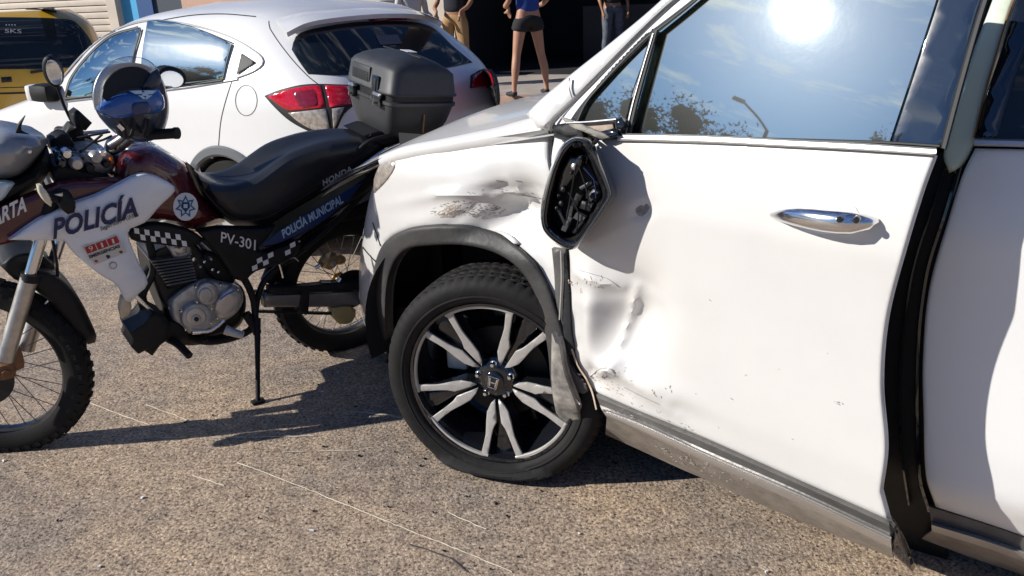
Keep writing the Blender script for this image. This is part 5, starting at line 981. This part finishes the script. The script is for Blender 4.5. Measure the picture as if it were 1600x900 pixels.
# crossover wing mirror
mw = node('wing_mirror', xo); cmi = XF.p(72, 145, .92)
V, F_ = boxm(cmi, (.20, .14, .12), bev=.045); link('mirror_cap', V, F_, M['black'], mw); V, F_ = boxm(cmi+np.array([.11, 0, .0]), (.06, .13, .11), bev=.025); link('mirror_shell', V, F_, M['white2'], mw); tube('mirror_arm', [cmi-np.array([.05, .05, .03]), XF.p(112, 156, .80)], .025, M['black'], mw)
# ------------------------------------------------------------------ yellow hatchback
yo_ = Frame((0, 0, 0), (-.12, -.99)); yd = 7.6
yw = CPOS.copy(); rr = rays([(60, 100)])[0]; k = yd/rr[1]; YF = Frame((rr[0]*k, yd, 0), (-.42, .907))
yc = empty('yellow_hatchback', YF, 'mustard yellow hatchback seen from behind at the left edge', 'car')
zt = CAMH+rays([(60, 17)])[0][2]*(yd+.4)/rays([(60, 17)])[0][1]
yx = lambda px: YF.p(px, 100, 0, 0)[1]
yR, yL = yx(174), yx(-150); hw = abs(yR-yL)/2; yc_ = (yR+yL)/2
ysl = [(.15, .05, 3.6, .9*hw, 8), (.45, 0, 3.7, hw, 9), (.9, .0, 3.5, hw, 9), (1.0, .03, 3.3, .985*hw, 8), (zt-.30, .14, 2.6, .92*hw, 8), (zt-.06, .26, 2.3, .85*hw, 7), (zt-.01, .4, 2.2, .75*hw, 6), (zt, .6, 2.0, .5*hw, 4)]
YG = Frame(YF.l2w((0, yc_, 0)), (-.42, .907))
yc.matrix_world = YG.mat()
yb, ybv = sliced('body', ysl, M['yellow'], yc, n=120, nz=40)
def yhit(px, off=0.):
    d = YG.d(px); off = np.zeros(len(px))+off; P = []; n = []
    for i, q in enumerate(d):
        h, nn, _, _ = ybv.ray_cast(Vector(YG.c), Vector(q))
        if h is None: k = (0-YG.c[0])/q[0]; h = Vector(YG.c+q*k); nn = Vector((-1, 0, 0))
        P.append(np.array(h)+np.array(nn)*off[i]); n.append(np.array(nn))
    return np.array(P), np.array(n)
def yp(name, pts, m, e=2, th=.01, off=.006, dep=.004): return panel(name, pts, yhit, M[m] if isinstance(m, str) else m, yc, res=9, e=e, th=th, off=off, dep=dep)
yp('rear_glass', [(-86, 34, 1), (-60, 29), (0, 27), (105, 30), (120, 36), (146, 72), (140, 84), (110, 106, 1), (60, 108), (-100, 108, 1)], 'dglass', off=.006)
yp('badge', [(2, 121, 1), (18, 120, 1), (19, 128, 1), (3, 129, 1)], 'seal', off=.010)
strip('bumper_gap', [(-118, 147), (0, 146), (66, 144)], 3, yhit, M['seal'], yc, h=.004); strip('tailgate_gap', [(-118, 137), (0, 137), (96, 134)], 1.4, yhit, M['seal'], yc, h=.002)
strip('roof_rack_bar', [(40, 14), (85, 16), (88, 20)], 2, yhit, M['seal'], yc, h=.02)
tube('wiper', [yhit(np.array([p], float), .02)[0][0] for p in ((48, 114), (60, 112), (90, 108))], .012, M['seal'], yc, n=8)
lettering('SKS', (8, 52), (34, 53), 6, yhit, M['grey'], yc, off=.010, up=(0, -1)); lettering('....', (9, 41), (25, 41), 10, yhit, M['grey'], yc, off=.010, up=(0, -1))
yp('tail_light', [(108, 112, 1), (124, 104, 1), (120, 150, 1), (106, 152, 1)], 'dred', off=.012)
for xx in (.7, 2.9):
    for s in (1, -1): w = lathe('wheel', [(0, -.08), (.28, -.08), (.30, -.05), (.30, .05), (.28, .08), (0, .08)], (xx, s*(hw-.12), .30), M['rubber'], yc, n=32)
V, F_ = boxm((1.7, 0, .22), (3.2, 1.5*hw, .2)); link('underbody', V, F_, M['black'], yc)
# ------------------------------------------------------------------ people on the pavement
def skinned(name, joints, edges, m, parent, sub=2, root=0):
    me = bpy.data.meshes.new(name); me.from_pydata([j[:3] for j in joints], edges, []); me.materials.append(m); o = bpy.data.objects.new(name, me); COL.objects.link(o); o.parent = parent
    bm = bmesh.new(); bm.from_mesh(me); ly = bm.verts.layers.skin.verify()
    for i, v in enumerate(bm.verts):
        r_ = joints[i][3]; v[ly].radius = r_ if isinstance(r_, tuple) else (r_, r_); v[ly].use_root = (i == root)
    bm.to_mesh(me); bm.free()
    s = o.modifiers.new('skin', 'SKIN'); s.use_smooth_shade = True; s.use_x_symmetry = False; o.modifiers.new('sub', 'SUBSURF').levels = sub; o.modifiers['sub'].render_levels = sub
    return o
def person(label, wpos, face, h, skin, top, bottom, hem, shoe, hair, stance=.11, heel=False, sleeve=.5, armbend=0., longhair=False, lift=None, group=None):
    """standing figure; local +y is where it looks"""
    F = Frame(wpos, (math.cos(face), math.sin(face))); F.R[1] = [-math.sin(face), math.cos(face), 0]
    e = empty('person', F, label, 'person'); k = h/1.70
    L_ = lambda x, y, z, r: (x*k, y*k, z*k, r*k if not isinstance(r, tuple) else (r[0]*k, r[1]*k))
    J = [L_(0, 0, .93, (.15, .10)), L_(0, .0, 1.08, (.12, .085)), L_(0, 0, 1.25, (.145, .09)), L_(0, -.01, 1.38, (.13, .07)), L_(0, -.005, 1.46, .05), L_(0, .01, 1.52, .05), L_(0, .015, 1.60, (.072, .088)), L_(0, .01, 1.67, (.055, .07))]
    E = [(i, i+1) for i in range(7)]
    for s in (1, -1):
        b = len(J); st = stance; J += [L_(s*.085, 0, .88, (.088, .09)), L_(s*(.09+st*.12), .01, .79, (.080, .082)), L_(s*(.09+st*.55), .015, .49, .052), L_(s*(.09+st*.8), -.015, .34, (.052, .055)), L_(s*(.09+st), -.005, .11, .030), L_(s*(.09+st), -.01, .04, .032), L_(s*(.10+st*1.05), .10, .03, (.032, .022)), L_(s*(.105+st*1.05), .16, .022, (.026, .016))]
        E += [(0, b)]+[(b+i, b+i+1) for i in range(7)]
        b = len(J); J += [L_(s*.17, -.01, 1.39, .045), L_(s*.215, -.02, 1.25, .042), L_(s*.24, -.02, 1.10, .034), L_(s*.235, .05+armbend*.1, 1.0+armbend*.05, .030), L_(s*(.22-armbend*.08), .09+armbend*.16, .88+armbend*.18, .020), L_(s*(.215-armbend*.09), .11+armbend*.19, .82+armbend*.2, (.034, .016))]
        E += [(3, b)]+[(b+i, b+i+1) for i in range(5)]
        hb_ = len(J)-1
        for q in range(4): J += [L_(s*(.205-armbend*.09)+s*(q-1.5)*.004, .10+(q-1.5)*.018+armbend*.19, .775+armbend*.2-.004*abs(q-1), .009), L_(s*(.20-armbend*.09), .105+(q-1.5)*.016+armbend*.2, .735+armbend*.2+.006*abs(q-1), .008)]; E += [(hb_, len(J)-2), (len(J)-2, len(J)-1)]
        J += [L_(s*.19, .145+armbend*.19, .80+armbend*.2, .010)]; E += [(hb_, len(J)-1)]
    skinned('body', J, E, skin, e)
    # clothing: the same joints, a little thicker
    def cloth(name, js, es, m, g=1.09, add=.006): return skinned(name, [(*q[:3], tuple(v*g+add for v in (q[3] if isinstance(q[3], tuple) else (q[3], q[3])))) for q in js], es, m, e)
    t = [J[0], J[1], J[2], J[3]]; t[0] = (*J[0][:2], J[0][2]+.0, (.155*k, .105*k)); te = [(0, 1), (1, 2), (2, 3)]
    for b in (16-0, ): pass
    la = 8; ra = 8+8+6+9
    for s0 in (16, 16+8+15):
        a0, a1, a2 = J[s0], J[s0+1], J[s0+2]; m2 = tuple(a0[i]*(1-sleeve)+a1[i]*sleeve for i in range(3)) if sleeve < 1 else a1[:3]; t += [a0, (*m2, a1[3])]; te += [(3, len(t)-2), (len(t)-2, len(t)-1)]
        if sleeve > 1: t += [a2, J[s0+3], J[s0+4]]; te += [(len(t)-4, len(t)-3), (len(t)-3, len(t)-2), (len(t)-2, len(t)-1)]
    cloth('shirt', t, te, top, 1.12)
    p = [(0, 0, 1.0*k, (.13*k, .095*k)), (*J[0][:3], (.14*k, .105*k))]; pe = [(0, 1)]
    for s0 in (8, 8+23):
        c = [J[s0+i] for i in range(6)]; prev = 1
        for i in range(5):
            q = c[i]
            if q[2] >= hem*k: p.append(q); pe.append((prev, len(p)-1)); prev = len(p)-1
            else:
                a = c[i-1]; tt = (a[2]-hem*k)/(a[2]-q[2]); rr_ = a[3] if isinstance(a[3], tuple) else (a[3], a[3]); rq = q[3] if isinstance(q[3], tuple) else (q[3], q[3])
                p.append((a[0]+(q[0]-a[0])*tt, a[1]+(q[1]-a[1])*tt, hem*k, tuple((x+(y-x)*tt)*(1.22 if hem > .3 else 1) for x, y in zip(rr_, rq)))); pe.append((prev, len(p)-1)); break
    cloth('trousers' if hem < .3 else 'shorts', p, pe, bottom, 1.14, .008)
    for s0 in (8, 8+23):
        a, f1, f2 = J[s0+5], J[s0+6], J[s0+7]; skinned('shoe', [(a[0], a[1]-.03*k, a[2]+.02*k, .038*k), (a[0], a[1]+.02, .042*k, .044*k), (f1[0], f1[1], .034*k, (.044*k, .03*k)), (f2[0], f2[1]+.015, .028*k, (.036*k, .024*k))], [(0, 1), (1, 2), (2, 3)], shoe, e)
    skinned('hair', [L_(0, -.02, 1.56, (.062, .06)), L_(0, -.015, 1.645, (.085, .085)), L_(0, -.005, 1.70, (.05, .06))]+([L_(0, -.07, 1.42, (.06, .04))] if longhair else []), [(0, 1), (1, 2)]+([(0, 3)] if longhair else []), hair, e)
    for s in (1, -1): V, F_ = boxm((s*.030*k, .098*k, 1.605*k), (.026*k, .012*k, .012*k), bev=.003); link('eye', V, F_, M['blackp'], e)
    skinned('nose', [L_(0, .095, 1.595, .010), L_(0, .112, 1.572, .013)], [(0, 1)], skin, e); V, F_ = boxm((0, .092*k, 1.545*k), (.045*k, .012*k, .010*k), bev=.003); link('mouth', V, F_, mat('lips', (.35, .12, .10), .5), e)
    for s in (1, -1): V, F_ = boxm((s*.076*k, .005*k, 1.59*k), (.014*k, .03*k, .05*k), bev=.006); link('ear', V, F_, skin, e)
    return e
sk1 = mat('tan_skin', (.42, .22, .14), .5, var=.08, vs=10); sk2 = mat('brown_skin', (.34, .17, .10), .5, var=.08, vs=10); hairm = mat('black_hair', (.015, .012, .01), .5)
def on_pave(px, py): return GF.plane([(px, py)], .12, 2)[0]
gpos = lambda px, d: KF.l2w(np.array([wx_at(px, d), d, .12]))
def wx_at(px, d): return KF.p(px, 120, d)[0]
navyt = mat('dark_navy_cotton', (.012, .014, .022), .85); blk = mat('black_cotton', (.012, .012, .014), .85); blut = mat('blue_cotton', (.012, .05, .26), .8)
khaki = mat('khaki_cotton', (.36, .22, .095), .85, var=.15, vs=8); denim = mat('faded_dark_denim', (.05, .06, .085), .85, var=.4, vs=12, col2=(.13, .15, .18)); pale = mat('pale_grey_cotton', (.5, .5, .5), .85)
shoeb = mat('dark_shoe', (.02, .02, .024), .6)
person('man in khaki knee shorts and dark navy shirt behind the crossover roof', gpos(716, .9), rad(160), 1.84, sk2, navyt, khaki, .48, shoeb, hairm, stance=.06, sleeve=.9, armbend=.6)
person('woman in black shorts and blue top standing at the kerb', on_pave(829, 150), rad(20), 1.84, sk1, blut, blk, .745, shoeb, hairm, stance=.12, longhair=True, sleeve=.6, armbend=.8)
person('person in faded dark jeans standing inside the dark doorway', gpos(957, 3.6), rad(200), 1.8, sk2, blk, denim, .12, shoeb, hairm, stance=.03, sleeve=.9)
person('person in a pale grey long-sleeved top half hidden by the crossover roof', gpos(652, .75), rad(-150), 1.62, sk2, pale, navyt, .12, shoeb, hairm, stance=.04, sleeve=1.5, armbend=1.)
# ------------------------------------------------------------------ what the windows mirror: trees and a lamp across the street
def tree(pos, h, w, label, seed):
    r_ = np.random.default_rng(seed); T = Matrix.Translation(Vector(pos)); e = empty('street_tree', T, label, 'tree', 'trees across the street')
    tube('trunk', [(0, 0, 0), (.1, .05, h*.25), (.0, .1, h*.5)], [.22, .17, .1], mat('bark', (.09, .065, .045), .9), e, n=10)
    for i in range(5): a = i*1.3; tube('limb', [(0, .05, h*.4), (w*.3*math.cos(a), w*.3*math.sin(a), h*.65)], [.09, .03], mat('bark', (.09, .065, .045), .9), e, n=7, raw=True)
    cl = r_.normal(0, 1, (70, 3)); cl /= np.linalg.norm(cl, axis=1)[:, None]; cl = cl*r_.uniform(.2, 1.0, (70, 1))*np.array([w*.55, w*.55, h*.24])+np.array([0, 0, h*.72]); n = 26000
    core = []
    for q in cl:
        v = []; f = []; a_ = 9; b_ = 6; rx = w*.06; rz = h*.028
        for i in range(b_+1):
            for j in range(a_): th_ = math.pi*i/b_; ph = 2*math.pi*j/a_; k_ = r_.uniform(.75, 1.2); v.append((q[0]+rx*k_*math.sin(th_)*math.cos(ph), q[1]+rx*k_*math.sin(th_)*math.sin(ph), q[2]+rz*k_*math.cos(th_)))
        for i in range(b_):
            for j in range(a_): f.append((i*a_+j, i*a_+(j+1) % a_, (i+1)*a_+(j+1) % a_, (i+1)*a_+j))
        core.append((v, f))
    v, f = merge(core); link('crown_core', v, f, M['leaf'], e, smooth=False)
    c = cl[r_.integers(0, 70, n)]+r_.normal(0, 1, (n, 3))*np.array([w*.055, w*.055, h*.026]); V = np.repeat(c, 3, 0)+r_.normal(0, .055, (n*3, 3)); link('crown', V, [(3*i, 3*i+1, 3*i+2) for i in range(n)], M['leaf'], e, smooth=False)
M['leaf'] = mat('leaf', (.035, .06, .022), .7, var=.5, vs=2)
for i, (x, y, h, w) in enumerate(((-27, -.9, 12.0, 6.5), (-28, 4.6, 11.6, 6.5), (-29, 2.5, 10.8, 6.5), (-27.5, -7.4, 14.2, 3.2), (-20, -22, 9.2, 7), (-14, -27, 8.4, 7))): tree((x, y, 0), h, w, ['leafy street tree beside the lamp across the road', 'tallest leafy street tree across the road', 'leafy tree right of the tallest across the road', 'shortest leafy street tree across the road', 'broad leafy tree on the near corner across the road', 'last leafy street tree at the end of the row'][i], 40+i)
lp = empty('street_lamp', Matrix.Translation(Vector((-22, -2.5, 0))), 'tall street lamp with a single curved arm, seen mirrored in the door window', 'street lamp')
tube('lamp_post', [(0, 0, 0), (0, 0, 10.3)], .06, M['darkmetal'], lp, raw=True); tube('lamp_arm', [(0, 0, 10.3), (.05, .4, 10.55), (.1, .95, 10.8)], .035, M['darkmetal'], lp); V, F_ = boxm((.1, 1.15, 10.82), (.2, .4, .08), bev=.04); link('lamp_head', V, F_, M['darkmetal'], lp)

# ------------------------------------------------------------------ small things: bucket behind the glass, shards under the crash
BK = Frame(SF.l2w((-.66, -.80, 1.09)), SF.R[0][:2]); bk = empty('bucket', BK, 'white plastic bucket standing on the dashboard behind the side window', 'bucket')
lathe('bucket_body', [(0, .0), (.075, 0), (.098, .15), (.092, .15), (.07, .006)], (0, 0, 0), M['wprint'], bk, ax=2, n=36); lathe('bucket_rim', [(.098, .135), (.106, .138), (.106, .158), (.098, .160)], (0, 0, 0), M['wprint'], bk, ax=2, n=36)
parts = []
for _ in range(90):
    x, y = (rng.normal(-.25, .35), rng.normal(2.35, .35)) if _ % 3 else (rng.uniform(-1.9, .6), rng.uniform(1.7, 3.4)); s = rng.uniform(.003, .010); a = rng.uniform(0, 6.3)
    R = np.array([[math.cos(a), math.sin(a), 0], [-math.sin(a), math.cos(a), 0], [0, 0, 1]]); v, f = boxm((x, y, .004), (s, s*rng.uniform(.4, 1), .004), R); v = [np.array(q)+rng.normal(0, s*.15, 3)*np.array([1, 1, .3]) for q in v]; parts.append((v, f))
V, F_ = merge(parts[:60]); k = link('plastic_shards', V, F_, M['black'], smooth=False); k['kind'] = 'stuff'; k['label'] = 'small black plastic shards scattered round the flat tyre'
V, F_ = merge(parts[60:]); k = link('glass_crumbs', V, F_, M['wprint'], smooth=False); k['kind'] = 'stuff'; k['label'] = 'pale glass crumbs scattered over the road'
